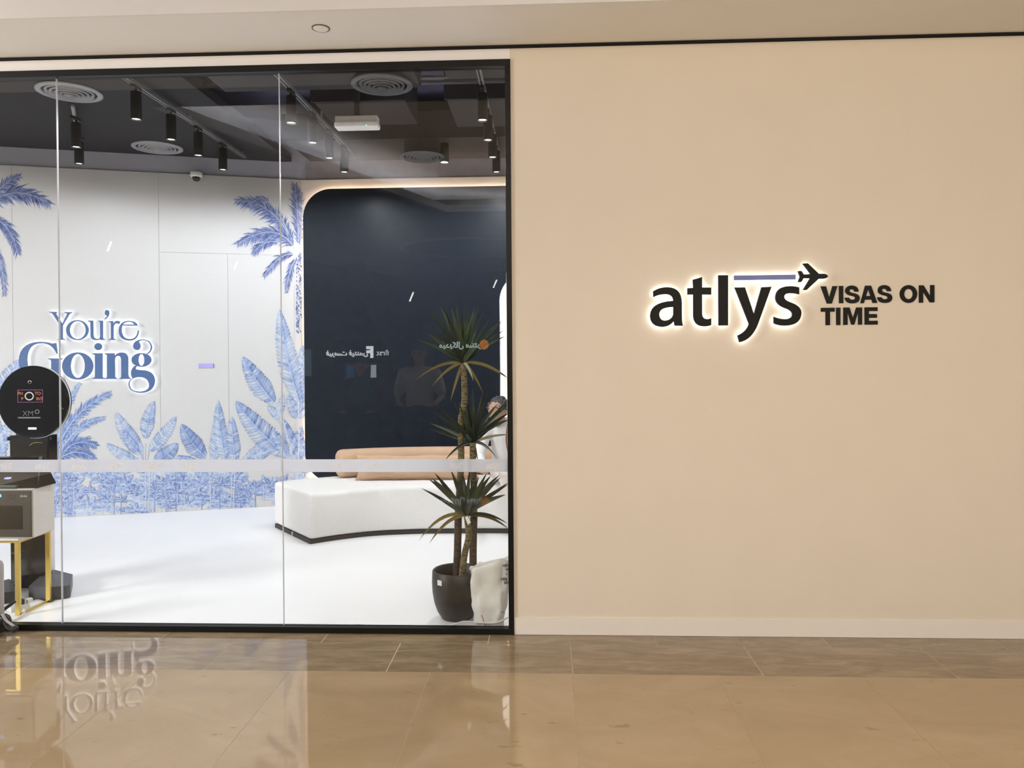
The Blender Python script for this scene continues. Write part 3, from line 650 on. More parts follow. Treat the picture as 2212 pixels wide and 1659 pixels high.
# ------------------------------------------------------------------ curved sofa
BOUC = mat('white_boucle', (.84, .83, .82), .9, var=.02, scale=60, bump=.5, bscale=220)
TAN = mat('tan_suede', (.56, .375, .25), .85, var=.05, scale=10, bump=.15, bscale=120)
PLINTH = mat('sofa_plinth', (.025, .023, .022), .6)
front = bez([(-1.795, 2.044, 0), (-1.589, 2.21, 0), (-1.328, 2.351, 0), (-1.044, 2.42, 0), (-.762, 2.45, 0), (-.162, 2.46, 0), (.4, 2.36, 0), (.95, 2.10, 0)], 6)
def offs(line, d, ext=0):
    out = []
    for i, p in enumerate(line):
        t = (line[min(i+1, len(line)-1)]-line[max(i-1, 0)]).normalized(); n = Vector((-t.y, t.x, 0)); out.append(p+n*d)
    return out
def sweep(name, line, prof, m, parent, smooth=True, bulge=0):
    """prof: loop of (depth, z) swept along the curved front line"""
    V = []; F = []; k = len(prof)
    rows = [offs(line, d) for d, z in prof]
    for i in range(len(line)):
        for j in range(k): p = rows[j][i]; V.append((p.x, p.y, prof[j][1]))
    for i in range(len(line)-1):
        for j in range(k): F.append((i*k+j, i*k+(j+1) % k, (i+1)*k+(j+1) % k, (i+1)*k+j))
    F.append(tuple(range(k))); F.append(tuple((len(line)-1)*k+j for j in range(k))[::-1])
    bm = bmesh.new(); me = bpy.data.meshes.new(name); me.from_pydata(V, [], F); bm.from_mesh(me); bpy.data.meshes.remove(me)
    o = from_bm(name, bm, m, parent, True, smooth)
    return o
def rr(d0, d1, z0, z1, r, n=4):
    out = []
    for cx, cz, a0 in ((d1-r, z0+r, -90), (d1-r, z1-r, 0), (d0+r, z1-r, 90), (d0+r, z0+r, 180)):
        for k in range(n+1): a = math.radians(a0+90*k/n); out.append((cx+r*math.cos(a), cz+r*math.sin(a)))
    return out
sofa = thing('curved_sofa', 'long curved white sofa with low tan back along the dark panel', 'sofa', (-.7, 2.6, 0))
o = sweep('seat_base', front, rr(0, .86, .035, .425, .045), BOUC, sofa)
bv = o.modifiers.new('bevel', 'BEVEL'); bv.width = .03; bv.segments = 3; bv.limit_method = 'ANGLE'; bv.angle_limit = math.radians(60)
sweep('plinth', front, [(.012, 0.001), (.84, 0.001), (.84, .036), (.012, .036)], PLINTH, sofa, False)
backline = [p for p in offs(front, .62)]
bl = [p for p in backline if p.x > -1.80]
o = sweep('backrest', bl, rr(0, .22, .425, .69, .09, 5), TAN, sofa)
bv = o.modifiers.new('bevel', 'BEVEL'); bv.width = .06; bv.segments = 4; bv.limit_method = 'ANGLE'; bv.angle_limit = math.radians(60)
for x, y in ((-2.045, 2.375),): lathe('foot', [(0, .036), (.022, .036), (.022, .004), (0, .002)], mat('pale_foot', (.75, .73, .7), .4), sofa, (x, y, 0), n=16)
# lumbar cushion leaning on the backrest
def cushion(name, label, c, L, H, T, rot, tilt):
    n, k = 20, 12; V = []; F = []
    for s in (1, -1):
        for i in range(n+1):
            for j in range(k+1):
                u, v = i/n*2-1, j/k*2-1
                e = ((1-abs(u)**6)*(1-abs(v)**4)); pinch = 1-.05*(1-abs(v))*abs(u)**3
                V.append((u*L/2*(1-.05*(1-v*v)*u*u), s*T/2*max(0, e)**.5*(1+.1*math.sin(7*u+3*v)), v*H/2*(1-.10*(1-u*u)*abs(v))+.004*math.sin(9*u)))
    for s in (0, 1):
        b = s*(n+1)*(k+1)
        for i in range(n):
            for j in range(k):
                f = (b+i*(k+1)+j, b+(i+1)*(k+1)+j, b+(i+1)*(k+1)+j+1, b+i*(k+1)+j+1); F.append(f if s else f[::-1])
    R = Matrix.Rotation(rot, 3, 'Z') @ Matrix.Rotation(tilt, 3, 'X')
    V = [R @ Vector(v) for v in V]
    mn = min(v.z for v in V)
    t = thing(name, label, 'cushion', (c[0], c[1], c[2]))
    o = mesh('cover', [v-Vector((0, 0, mn)) for v in V], F, TAN, t, False, True)
    tube('piping', [Vector(R @ Vector((u*L/2*(1-.05*u*u*.0), 0, -H/2*(.90+.10*u*u))))-Vector((0, 0, mn)) for u in [x/10-1 for x in range(21)]], .005, TAN, t, 6, False)
    return t
cushion('lumbar_cushion', 'long tan lumbar cushion lying against the sofa back at left', (-1.02, 2.82, .427), 1.15, .235, .13, .06, -.25)
cushion('lumbar_cushion', 'tan lumbar cushion at the right end of the sofa beside the seated person', (.55, 2.82, .427), .9, .235, .13, -.12, -.25)

# ------------------------------------------------------------------ potted dracaena
PX = lambda x, y: (860+x/4.608, 640+y/4.608)           # crop of the two upper heads
PL = lambda x, y: (880+x/4.146, 980+y/4.146)           # crop of the lower head
PY = .27; PC = Vector((onY(988, 1300, PY).x, PY, 0))
plant = thing('potted_dracaena', 'tall potted dracaena with three leafy heads in a black pot behind the glass', 'potted plant', tuple(PC))
POT = mat('pot_black', (.022, .019, .016), .5, var=.2, scale=20)
lathe('pot', [(0, .002), (.088, .002), (.097, .01), (.121, .05), (.138, .10), (.148, .16), (.151, .22), (.148, .286), (.142, .292), (.134, .287), (.136, .22), (.13, .18), (0, .18)], POT, plant, (PC.x, PC.y, 0), n=40)
soil = lathe('soil', [(0, .215), (.06, .221), (.1, .213), (.134, .208)], mat('soil', (.03, .02, .013), 1, bump=.8, bscale=90), plant, (PC.x, PC.y, 0), n=24)
c = onY(950, 1257, PY-.105); th = math.acos((c.x-PC.x)/.1525)
mesh('pot_sticker', [(PC.x+r*math.cos(th+a), PC.y-r*math.sin(th+a), c.z+z) for r in (.1525, .1500) for a in (.11, 0, -.11) for z in (-.015, .015)], [(0, 2, 3, 1), (2, 4, 5, 3), (7, 9, 8, 6), (9, 11, 10, 8), (0, 1, 7, 6), (4, 10, 11, 5), (1, 3, 9, 7), (3, 5, 11, 9), (0, 6, 8, 2), (2, 8, 10, 4)], mat('paper_white', (.8, .8, .78), .6), plant)
def bark(name, a, b):
    m = bpy.data.materials.new(name); m.use_nodes = True; N = m.node_tree.nodes; L = m.node_tree.links; B = N['Principled BSDF']
    tc = N.new('ShaderNodeTexCoord'); mp = N.new('ShaderNodeMapping'); mp.inputs['Scale'].default_value = (10, 10, 60); L.new(tc.outputs['Object'], mp.inputs[0])
    v = N.new('ShaderNodeTexVoronoi'); v.feature = 'DISTANCE_TO_EDGE'; v.inputs['Scale'].default_value = 1.6; L.new(mp.outputs[0], v.inputs['Vector'])
    r = N.new('ShaderNodeValToRGB'); r.color_ramp.elements[0].position = .02; r.color_ramp.elements[0].color = (*b, 1); r.color_ramp.elements[1].position = .14; r.color_ramp.elements[1].color = (*a, 1)
    L.new(v.outputs['Distance'], r.inputs[0]); L.new(r.outputs[0], B.inputs['Base Color']); B.inputs['Roughness'].default_value = .85
    bp = N.new('ShaderNodeBump'); bp.inputs['Strength'].default_value = .6; bp.inputs['Distance'].default_value = .006; L.new(v.outputs['Distance'], bp.inputs['Height']); L.new(bp.outputs[0], B.inputs['Normal'])
    return m
BARK1 = bark('bark_olive', (.20, .165, .075), (.045, .035, .018)); BARK2 = bark('bark_brown', (.075, .048, .034), (.03, .02, .014))
def trunk(name, pix, dy, r, m):
    pts = [onY(x, y, PY+d) for (x, y), d in zip(pix, dy)]; pts = bez(pts, 8)
    tube(name, pts, [r*(1.12-.25*i/len(pts)) for i in range(len(pts))], m, plant, 12); return pts[-1]
h1 = trunk('trunk', [(984, 1262), (988, 1200), (990, 1100), (996, 1000), (996, 905), (1003, 865), (1002, 810), (1000, 783)], [.03, .03, .03, .03, .03, .03, .03, .03], .0195, BARK1)
h2 = trunk('trunk', [(1022, 1262), (1022, 1180), (1024, 1080), (1022, 1000), (1021, 955)], [.05, .06, .05, .04, .03], .021, BARK1)
h3 = trunk('trunk', [(998, 1262), (1000, 1225), (1004, 1195), (1012, 1160), (1010, 1130), (1007, 1113)], [-.05, -.05, -.05, -.05, -.05, -.05], .019, BARK1)
for pix, d in (([(984, 1262), (988, 1200), (990, 1110)], .03), ([(1022, 1262), (1022, 1180), (1024, 1108)], .055)):
    tube('bark_sleeve', bez([onY(x, y, PY+d) for x, y in pix], 8), .0225, BARK2, plant, 12)
LG = mat('leaf_green', (.030, .052, .022), .42, var=.3, scale=8); LD = mat('leaf_dark', (.014, .022, .014), .38, var=.3, scale=8); LO = mat('leaf_olive', (.14, .11, .025), .55, var=.35, scale=9); LY = mat('leaf_pale', (.38, .36, .26), .5, var=.15)
def sword(B, T, wd, sag, m, n=9, twist=0):
    B, T = Vector(B), Vector(T); d = T-B; L = d.length
    side = d.cross(Vector((random.uniform(-.3, .3), -1, random.uniform(-.3, .3)))).normalized()
    up = side.cross(d).normalized(); V = []; F = []
    ctrl = (B+T)/2 + Vector((0, 0, sag*L))
    for i in range(n+1):
        t = i/n; p = B*(1-t)**2+ctrl*(2*t*(1-t))+T*t*t
        w_ = wd*(min(1, .35+t*3.2))*(1-t**2.6)
        V += [p-side*w_/2+up*w_*.16, p, p+side*w_/2+up*w_*.16]
    for i in range(n):
        for k in range(2): F.append((i*3+k, i*3+k+1, i*3+k+4, i*3+k+3))
    mesh('leaf', V, F, m, plant, True, True)
def head(base, tips, dead, conv, wd, extra, mm, R):
    rd = random.Random(int(base.z*1000))
    for i, (x, y) in enumerate(tips):
        dyy = rd.uniform(-.12, .12); sword(base+Vector((0, 0, rd.uniform(-.005, .025))), onY(*conv(x, y), PY+dyy), wd*rd.uniform(.8, 1.2), rd.uniform(.03, .10), mm[i % len(mm)])
    for x, y, m_, sg in dead:
        sword(base, onY(*conv(x, y), PY+rd.uniform(-.1, .06)), wd*.75, sg, m_)
    for k in range(extra):                              # leaves pointing to and from the glass
        a = rd.uniform(0, 2*math.pi); e = rd.uniform(.25, 1.25)
        v = Vector((math.cos(a)*math.cos(e)*.62, math.sin(a)*math.cos(e)*.62, math.sin(e)))
        if v.y < -.45: v.y = -.45
        sword(base, base+v*R*rd.uniform(.7, .95), wd*rd.uniform(.8, 1.1), .05, mm[k % len(mm)])
head(h1, [(180, 425), (290, 365), (300, 290), (315, 130), (415, 90), (450, 95), (530, 100), (580, 80), (650, 70), (700, 75), (800, 90), (870, 125), (925, 200), (1050, 225), (1060, 330), (1075, 390), (1040, 250), (350, 200), (760, 110), (230, 440)],
     [(155, 850, LO, .25), (335, 900, LO, .22), (520, 1050, LO, .12), (750, 840, LY, .3), (855, 985, LO, .25), (1100, 815, LO, .22), (1110, 830, LO, .2)], PX, .026, 22, [LG, LG, LD], .30)
head(h2, [(360, 1070), (345, 1140), (310, 1260), (320, 1325), (540, 1030), (600, 1040), (740, 900), (905, 905), (1095, 1035), (1110, 1080), (1120, 1150), (1125, 1220), (840, 960), (660, 980), (1000, 1060), (1060, 1190), (960, 1290)],
     [(460, 1640, LD, .28), (795, 1640, LO, .2), (985, 1615, LD, .3), (1130, 1375, LY, .12)], PX, .027, 20, [LD, LD, LG], .29)
head(h3, [(120, 305), (190, 225), (210, 210), (240, 165), (385, 130), (450, 110), (560, 120), (715, 165), (750, 190), (830, 185), (840, 205), (915, 250), (910, 268), (885, 365), (500, 180), (640, 200)],
     [(100, 780, LO, .35), (195, 805, LO, .3), (905, 630, LD, .25), (915, 680, LO, .25)], PL, .032, 10, [LD, LG, LD], .26)
c = onY(1009, 1125, PY-.09); tg = mesh('price_tag', [c+Vector(v) for v in ((-.012, 0, .022), (.004, -.002, .030), (.022, -.004, -.008), (.004, -.002, -.022), (-.012, .001, .022), (.004, -.001, .030), (.022, -.003, -.008), (.004, -.001, -.022))], [(0, 1, 2, 3), (7, 6, 5, 4), (0, 4, 5, 1), (1, 5, 6, 2), (2, 6, 7, 3), (3, 7, 4, 0)], MATS['paper_white'], plant)

# ------------------------------------------------------------------ carrier bag and white cable by the pot
BAGM = mat('bag_white', (.74, .73, .70), .55, var=.04, bump=.25, bscale=14)
B0 = onY(1061, 1300, .135); B0.z = 0
bag = thing('carrier_bag', 'crumpled white carrier bag leaning beside the black plant pot', 'bag', (B0.x, B0.y, 0))
V = []; F = []; n = 40; rows = 14
for r in range(rows+1):
    t = r/rows; z = .372*t; wx = .082+.045*t; wy = .05-.018*t; cx = -.012-.0*t+.012*t
    for i in range(n):
        a = 2*math.pi*i/n; sx = math.copysign(abs(math.cos(a))**.55, math.cos(a)); sy = math.copysign(abs(math.sin(a))**.55, math.sin(a))
        k = noise.noise(Vector((sx*2.1+5, sy*2, t*4)))*.016+noise.noise(Vector((sx*5, sy*4+3, t*9)))*.008
        zz = z + (.02*noise.noise(Vector((sx*3, sy*3, 9)))+.018*sx*t if r == rows else 0) + .02*t*sx
        V.append((cx+sx*(wx+k), sy*(wy+k*1.2), max(.002, zz)))
for r in range(rows):
    for i in range(n): F.append((r*n+i, r*n+(i+1) % n, (r+1)*n+(i+1) % n, (r+1)*n+i))
F.append(tuple(range(n))[::-1])
o = mesh('bag_body', V, F, BAGM, bag, False, True); sm = o.modifiers.new('thick', 'SOLIDIFY'); sm.thickness = .002
BLK = mat('print_black', (.012, .012, .012), .6); RED = mat('print_red', (.40, .035, .025), .6)
c = onY(1095, 1224, B0.y-.062)
text_mesh('bag_print', 'ﻖ', .045, BLK, (Vector((c.x, c.y, c.z)), Z, -X, -Y_), bag, .0006, bold=.0008)
c = onY(1095, 1250, B0.y-.058)
text_mesh('bag_print', 'ﻮﻗ .', .045, BLK, (Vector((c.x, c.y, c.z)), Z, -X, -Y_), bag, .0006, bold=.0008)
for p0, p1 in (((1040, 1328), (1050, 1354)), ((1083, 1322), (1089, 1321))):
    a, b = onY(*p0, B0.y-.062), onY(*p1, B0.y-.062); tube('red_print_line', [a, b], .0018, RED, bag, 6)
CABLE = mat('white_cable', (.72, .70, .67), .4)
def cable(name, pix, r, m, label, z=.005):
    pts = [onZ(x, y, z) for x, y in pix]; o = tube(name, bez(pts, 8), r, m, None, 8); o.location = (0, 0, 0); return tag(o, label, 'cable')
o = tube('power_cable', bez([onY(x, y, .062) for x, y in ((962, 1355), (985, 1347), (1003, 1342), (1025, 1344), (1045, 1345), (1065, 1345), (1080, 1342), (1092, 1336), (1097.5, 1333))], 8), .0045, CABLE, None, 8); tag(o, 'thin white cable looping in front of the black pot and carrier bag', 'cable')
cable('thin_cable', [(757, 1352), (770, 1348), (783, 1349), (795, 1352)], .003, CABLE, 'short loop of white cable at the foot of the glass left of the pot')

# ------------------------------------------------------------------ photo booth kiosk behind a small gold table with printer
KY = .72
KBL = mat('kiosk_black', (.008, .008, .009), .16, var=.1); KBM = mat('kiosk_matt', (.02, .02, .022), .45)
c = onY(70, 868, KY); R_ = .245
ki = thing('photo_booth_kiosk', 'black photo booth kiosk with round ring-light head at the left edge', 'photo booth', (c.x, KY+.08, 0))
def disc(name, cx, cy, cz, r, y0, y1, m, parent, n=56, bev=.006):
    prof = [(0, y0), (r-bev, y0), (r, y0+bev), (r, y1-bev), (r-bev, y1), (0, y1)]; V = []; F = []
    for i in range(n):
        a = 2*math.pi*i/n
        for q, yy in prof: V.append((cx+q*math.cos(a), yy, cz+q*math.sin(a)))
    k = len(prof)
    for i in range(n):
        for j in range(k-1): F.append((i*k+j, i*k+j+1, ((i+1) % n)*k+j+1, ((i+1) % n)*k+j))
    bm = bmesh.new(); me = bpy.data.meshes.new('t'); me.from_pydata(V, [], F); bm.from_mesh(me); bpy.data.meshes.remove(me); bmesh.ops.remove_doubles(bm, verts=bm.verts, dist=1e-6)
    return from_bm(name, bm, m, parent, True, False)
disc('ring_head', c.x, 0, c.z, R_, KY, KY+.05, KBL, ki)
disc('ring_edge_light', c.x, 0, c.z, R_+.004, KY+.018, KY+.034, mat('ring_acrylic', (.8, .85, .9), .2), ki)
FK = lambda x, z, y=-.0012: (Vector((x, KY+y, z)), X, Z, -Y_)
def kp(px, py): p = onY(px, py, KY); return p.x, p.z
ORG = mat('logo_orange', (.55, .13, .03), .5); PUR = mat('logo_purple', (.26, .05, .22), .5); WH = mat('logo_white', (.7, .7, .68), .5); GR = mat('logo_grey', (.22, .22, .22), .5)
def ktext(s, px, py, hp, m, bold=0): x, z = kp(px, py); text_mesh('head_print', s, hp, m, FK(x, z), ki, .0004, bold=bold)
k7 = lambda x, y: (x/6.9125, 760+y/6.9125)
ktext('PH', *k7(305, 640), .030, ORG, .0005); ktext('TO', *k7(565, 640), .030, ORG, .0005); ktext('P', *k7(335, 720), .030, ORG, .0005); ktext('INT', *k7(595, 720), .030, ORG, .0005)
x, z = kp(*k7(440, 658)); outline('lens_ring', [[(x+.0315*math.cos(a/18*math.pi), z+.0285*math.sin(a/18*math.pi)) for a in range(36)], [(x+.0245*math.cos(a/18*math.pi), z+.0215*math.sin(a/18*math.pi)) for a in range(36)]], .002, WH, (Vector((0, KY-.0005, 0)), X, Z, -Y_), ki)
A, Bq = kp(*k7(262, 562)), kp(*k7(642, 752)); w_ = .0035
outline('logo_frame', [[(A[0], A[1]), (Bq[0], A[1]), (Bq[0], Bq[1]), (A[0], Bq[1])], [(A[0]+w_, A[1]-w_), (Bq[0]-w_, A[1]-w_), (Bq[0]-w_, Bq[1]+w_), (A[0]+w_, Bq[1]+w_)]], .0006, PUR, (Vector((0, KY-.0006, 0)), X, Z, -Y_), ki)
ktext('XM', *k7(420, 955), .052, GR, -.001)
x, z = kp(*k7(556, 890)); outline('head_print', [[(x+.016*math.cos(a/18*math.pi), z+.0145*math.sin(a/18*math.pi)) for a in range(36)], [(x+.011*math.cos(a/18*math.pi), z+.010*math.sin(a/18*math.pi)) for a in range(36)]], .0006, GR, (Vector((0, KY-.0006, 0)), X, Z, -Y_), ki)
a, b = kp(*k7(270, 972)), kp(*k7(605, 988)); outline('head_print', [[(a[0], a[1]), (b[0], a[1]), (b[0], b[1]), (a[0], b[1])]], .0006, GR, (Vector((0, KY-.0006, 0)), X, Z, -Y_), ki)
x, z = kp(*k7(445, 447)); outline('head_print', [[(x+.013*math.cos(a/18*math.pi), z+.010*math.sin(a/18*math.pi)) for a in range(36)], [(x+.0105*math.cos(a/18*math.pi), z-.0025+.009*math.sin(a/18*math.pi)) for a in range(36)]], .0006, WH, (Vector((0, KY-.0006, 0)), X, Z, -Y_), ki)
x, z = kp(*k7(485, 1140)); box('camera_light', (x-.028, x+.028), (KY-.004, KY), (z-.007, z+.006), emis('cool_led', (.75, .9, 1), 4), ki, .003)
# neck and column
def kxz(px0, px1, py0, py1, Y): a = onY(px0, py1, Y); b = onY(px1, py0, Y); return (a.x, b.x), (a.z, b.z)
xr, zr = kxz(37, 93, 925, 948, KY+.06); box('neck', xr, (KY+.045, KY+.09), (zr[0]-.02, zr[1]+.05), KBM, ki, .003)
xr, zr = kxz(21, 104, 940, 1000, KY+.03); box('control_box', xr, (KY+.03, KY+.13), (zr[0], zr[1]), KBL, ki, .006)
for px in (19, 107):
    p = onY(px, 947, KY+.05); lathe('clamp_knob', [(0, .012), (.011, .012), (.012, 0), (.011, -.012), (0, -.012)], KBM, ki, (p.x, p.y, p.z), n=16)
xr2, _ = kxz(104, 112, 940, 1000, KY+.1); box('side_strip', xr2, (KY+.06, KY+.12), (.12, zr[1]-.02), mat('pale_strip', (.7, .66, .7), .4), ki, .002)
xr3, _ = kxz(27, 101, 1000, 1200, KY+.08); box('column', xr3, (KY+.06, KY+.125), (.004, zr[0]), KBL, ki, .004)
def slab(name, pix, z0, z1, m, parent, inset=0):
    top = [onZ(x, y, z1) for x, y in pix]; V = [(p.x, p.y, z0) for p in top]+[(p.x, p.y, z1) for p in top]; k = len(pix)
    bm = bmesh.new(); vs = [bm.verts.new(v) for v in V]
    bm.faces.new(vs[k:]); bm.faces.new(vs[:k][::-1])
    for i in range(k): bm.faces.new((vs[i], vs[(i+1) % k], vs[k+(i+1) % k], vs[k+i]))
    return from_bm(name, bm, m, parent)
KGR = mat('base_grey', (.055, .058, .07), .4)
slab('base_plate', [(62, 1266), (105, 1268), (145, 1265), (152, 1262), (157, 1240), (118, 1230), (100, 1232)], .004, .085, KGR, ki)
slab('base_plate', [(-40, 1285), (38, 1276), (40, 1262), (20, 1250), (-30, 1262)], .004, .075, KBM, ki)
tube('yellow_wire', [onY(x, y, KY+.02) for x, y in ((64, 962), (70, 957), (79, 955), (92, 956))], .0016, mat('wire_yellow', (.5, .38, .06), .5), ki, 6)
tube('yellow_wire', [onY(x, y, KY-.003) for x, y in ((127, 877), (132, 880), (137, 883))], .002, mat('wire_yellow'), ki, 6)

GOLD = mat('brushed_gold', (.62, .46, .12), .32, metal=.55, var=.1, stretch=(1, 1, .1))
TF, TB = onZ(42, 1330), onZ(100, 1298)
TX1 = -3.025; TX0 = TX1-.52; tz = onY(45, 1164, TF.y).z
tb = thing('side_table', 'small gold-legged side table with white top at the left edge', 'table', (TX1-.26, (TF.y+TB.y)/2, 0))
lw = .03
for xx in (TX1, TX0+lw):
    for yy in (TF.y, TB.y): box('leg', (xx-lw, xx), (yy-.008, yy+.008), (.0012, tz-.02), GOLD, tb, .0015)
    box('foot_rail', (xx-.012, xx), (TF.y, TB.y), (.0012, .014), GOLD, tb, .001)
box('apron', (TX0, TX1), (TF.y-.01, TB.y+.01), (tz-.022, tz-.008), GOLD, tb, .001)
box('table_top', (TX0-.006, TX1+.006), (TF.y-.022, TB.y+.015), (tz-.008, tz+.006), mat('table_white', (.72, .70, .66), .4), tb, .003)
# printer
PF = TF.y-.005; pr_r = onY(71, 1105, PF).x; ptop = onY(70, 1056, PF).z; pbx = onY(118, 1090, PF+.245).x
pr = thing('photo_printer', 'dark grey photo printer with pale side panel on the gold table', 'printer', (pr_r-.2, PF+.12, tz+.006))
GREYP = mat('printer_front', (.055, .053, .047), .35); SIDEP = mat('printer_side', (.62, .59, .56), .6, var=.03, stretch=(1, 1, 6))
z0 = tz+.007
def quadbox(name, xa, xb, xc, y0, y1, z0, z1, m, parent):
    """box whose right edge runs from xb (front) to xc (back)"""
    V = [(xa, y0, z0), (xb, y0, z0), (xc, y1, z0), (xa, y1, z0), (xa, y0, z1), (xb, y0, z1), (xc, y1, z1), (xa, y1, z1)]
    bm = bmesh.new(); vs = [bm.verts.new(v) for v in V]
    for f in ((0, 3, 2, 1), (4, 5, 6, 7), (0, 1, 5, 4), (1, 2, 6, 5), (2, 3, 7, 6), (3, 0, 4, 7)): bm.faces.new([vs[i] for i in f])
    bmesh.ops.bevel(bm, geom=list(bm.edges), offset=.004, segments=2, affect='EDGES')
    return from_bm(name, bm, m, parent)
quadbox('body', pr_r-.42, pr_r, pbx, PF, PF+.245, z0, ptop, SIDEP, pr)
box('front_panel', (pr_r-.42, pr_r-.006), (PF-.008, PF+.001), (z0+.008, ptop-.006), GREYP, pr, .003)
t1 = onY(0, 1092, PF-.008); t2 = onY(49, 1143, PF-.008)
box('paper_slot', (pr_r-.40, t2.x), (PF-.0095, PF-.0075), (t2.z, t1.z), mat('slot_black', (.008, .008, .008), .25), pr)
p = onY(-2, 1070.5, PF-.009); box('display', (p.x-.02, onY(5, 1070, PF).x), (PF-.0095, PF-.0075), (p.z-.009, p.z+.009), emis('display_blue', (.25, .55, 1), 1.6), pr)
p = onY(51, 1073.5, PF-.009); text_mesh('printer_logo', '&hibi', .021, mat('logo_silver', (.5, .5, .5), .4), (Vector((p.x, PF-.0085, p.z)), X, Z, -Y_), pr, .0005)
for px, py in ((17, 1071), (24, 1068), (24, 1075), (33, 1071)):
    p = onY(px, py, PF-.009); box('button', (p.x-.004, p.x+.004), (PF-.0095, PF-.0075), (p.z-.004, p.z+.004), KBM, pr)
# black sloped console on the printer, phone beside
zt = ptop; cy0 = PF+.03
a0, a1 = onY(118, 1042, PF+.20), onY(88, 984, PF+.20)
V = [(pr_r-.44, cy0, zt), (onY(80, 1050, cy0).x, cy0, zt), (a0.x, PF+.22, zt), (pr_r-.44, PF+.22, zt), (pr_r-.44, PF+.12, a1.z), (onY(86, 984, PF+.13).x, PF+.12, a1.z), (onY(92, 986, PF+.2).x, PF+.20, a1.z), (pr_r-.44, PF+.20, a1.z)]
cs = thing('desk_console', 'glossy black sloped console on top of the photo printer', 'console', (pr_r-.2, PF+.12, zt))
bm = bmesh.new(); vs = [bm.verts.new(v) for v in V]
for f in ((0, 3, 2, 1), (4, 5, 6, 7), (0, 1, 5, 4), (1, 2, 6, 5), (2, 3, 7, 6), (3, 0, 4, 7)): bm.faces.new([vs[i] for i in f])
bmesh.ops.bevel(bm, geom=list(bm.edges), offset=.003, segments=2, affect='EDGES'); from_bm('housing', bm, KBL, cs)
c = onY(15, 1033, cy0+.008); box('indicator_window', (c.x-.015, c.x+.012), (c.y-.004, c.y+.03), (c.z-.004, c.z+.004), emis('violet_led', (.55, .55, 1), 1.2), cs)
ph = thing('mobile_phone', 'teal-cased phone lying on the front edge of the printer', 'phone', (pr_r-.19, PF+.018, zt))
box('case', (pr_r-.36, pr_r-.105), (PF+.002, cy0-.002), (zt+.0005, zt+.018), mat('teal_case', (.03, .07, .075), .3), ph, .004); box('screen', (pr_r-.355, pr_r-.112), (PF+.006, cy0-.006), (zt+.018, zt+.0195), mat('phone_glass', (.25, .38, .38), .1), ph)
# floor clutter below the table
st = thing('power_strip', 'white power strip with plugs lying under the gold table', 'power strip', tuple(onZ(30, 1318)))
a, b = onZ(20, 1322, .0), onZ(60, 1312, .0); dv = (b-a).normalized(); nv = Vector((-dv.y, dv.x, 0))
def obox(name, a, b, w, z0, z1, m, parent):
    d = (b-a).normalized(); nn = Vector((-d.y, d.x, 0))*w/2; V = [Vector((q.x, q.y, z)) for z in (z0, z1) for q in (a-nn, b-nn, b+nn, a+nn)]
    return mesh(name, V, [(3, 2, 1, 0), (4, 5, 6, 7), (0, 1, 5, 4), (1, 2, 6, 5), (2, 3, 7, 6), (3, 0, 4, 7)], m, parent)
obox('strip_body', a, b, .055, .002, .032, CABLE, st); obox('plug', a+dv*.04, a+dv*.08, .035, .032, .062, KBM, st); obox('plug', a+dv*.10, a+dv*.13, .03, .032, .056, CABLE, st)
cable('power_cable', [(-10, 1352), (12, 1345), (32, 1338), (46, 1330), (53, 1322), (52, 1316)], .007, CABLE, 'thick white cable curling around the front gold table leg', .008)
cable('black_cable', [(5, 1290), (30, 1296), (55, 1300), (80, 1292), (110, 1299), (128, 1281), (138, 1279)], .004, KBM, 'black cable trailing over the kiosk base under the gold table', .006)
o = tube('floor_cable', bez([onY(a_, b_, KY-.1) for a_, b_ in ((40, 1258), (28, 1263), (24, 1275), (26, 1290))], 8), .004, KBM, None, 8); tag(o, 'black cable hanging behind the front gold table leg', 'cable')
# post at the far left, in front of the glass
PYY = -.085; pp = onY(-13, 1300, PYY)
po = thing('barrier_post', 'grey rounded post on a black strapped foot, cut by the left edge', 'post', (pp.x, PYY, 0))
pz = onY(-5, 1211, PYY).z; rr_ = onY(5, 1300, PYY).x-pp.x
lathe('post_body', [(0, .07), (rr_*.9, .07), (rr_, .09), (rr_, pz-.03), (rr_*.85, pz-.008), (rr_*.5, pz), (0, pz)], mat('post_grey', (.40, .37, .36), .5), po, (pp.x, PYY, 0), n=28)
lathe('post_socket', [(0, .02), (rr_*1.15, .02), (rr_*1.15, .075), (rr_, .085), (0, .085)], KBM, po, (pp.x, PYY, 0), n=28)
fpts = [Vector((pp.x+.0, PYY, .05)), onY(10, 1335, PYY), onY(20, 1352, PYY), onY(38, 1360, PYY)]
tube('foot', bez(fpts, 6), [.034, .033, .032, .031, .03, .028, .027, .026, .024, .024, .023, .022, .021, .021, .02, .02, .02, .019, .012], KBM, po, 12)
tube('foot_plate', bez([onY(5, 1326, PYY-.034), onY(14, 1340, PYY-.034), onY(30, 1352, PYY-.030)], 6), [.010]*13, mat('plate_grey', (.45, .42, .40), .4), po, 8, flat=.5)
tube('strap', bez([onY(2, 1322, PYY+.05), onY(14, 1312, PYY+.08), onY(33, 1298, PYY+.12)], 6), .010, KBM, po, 8)

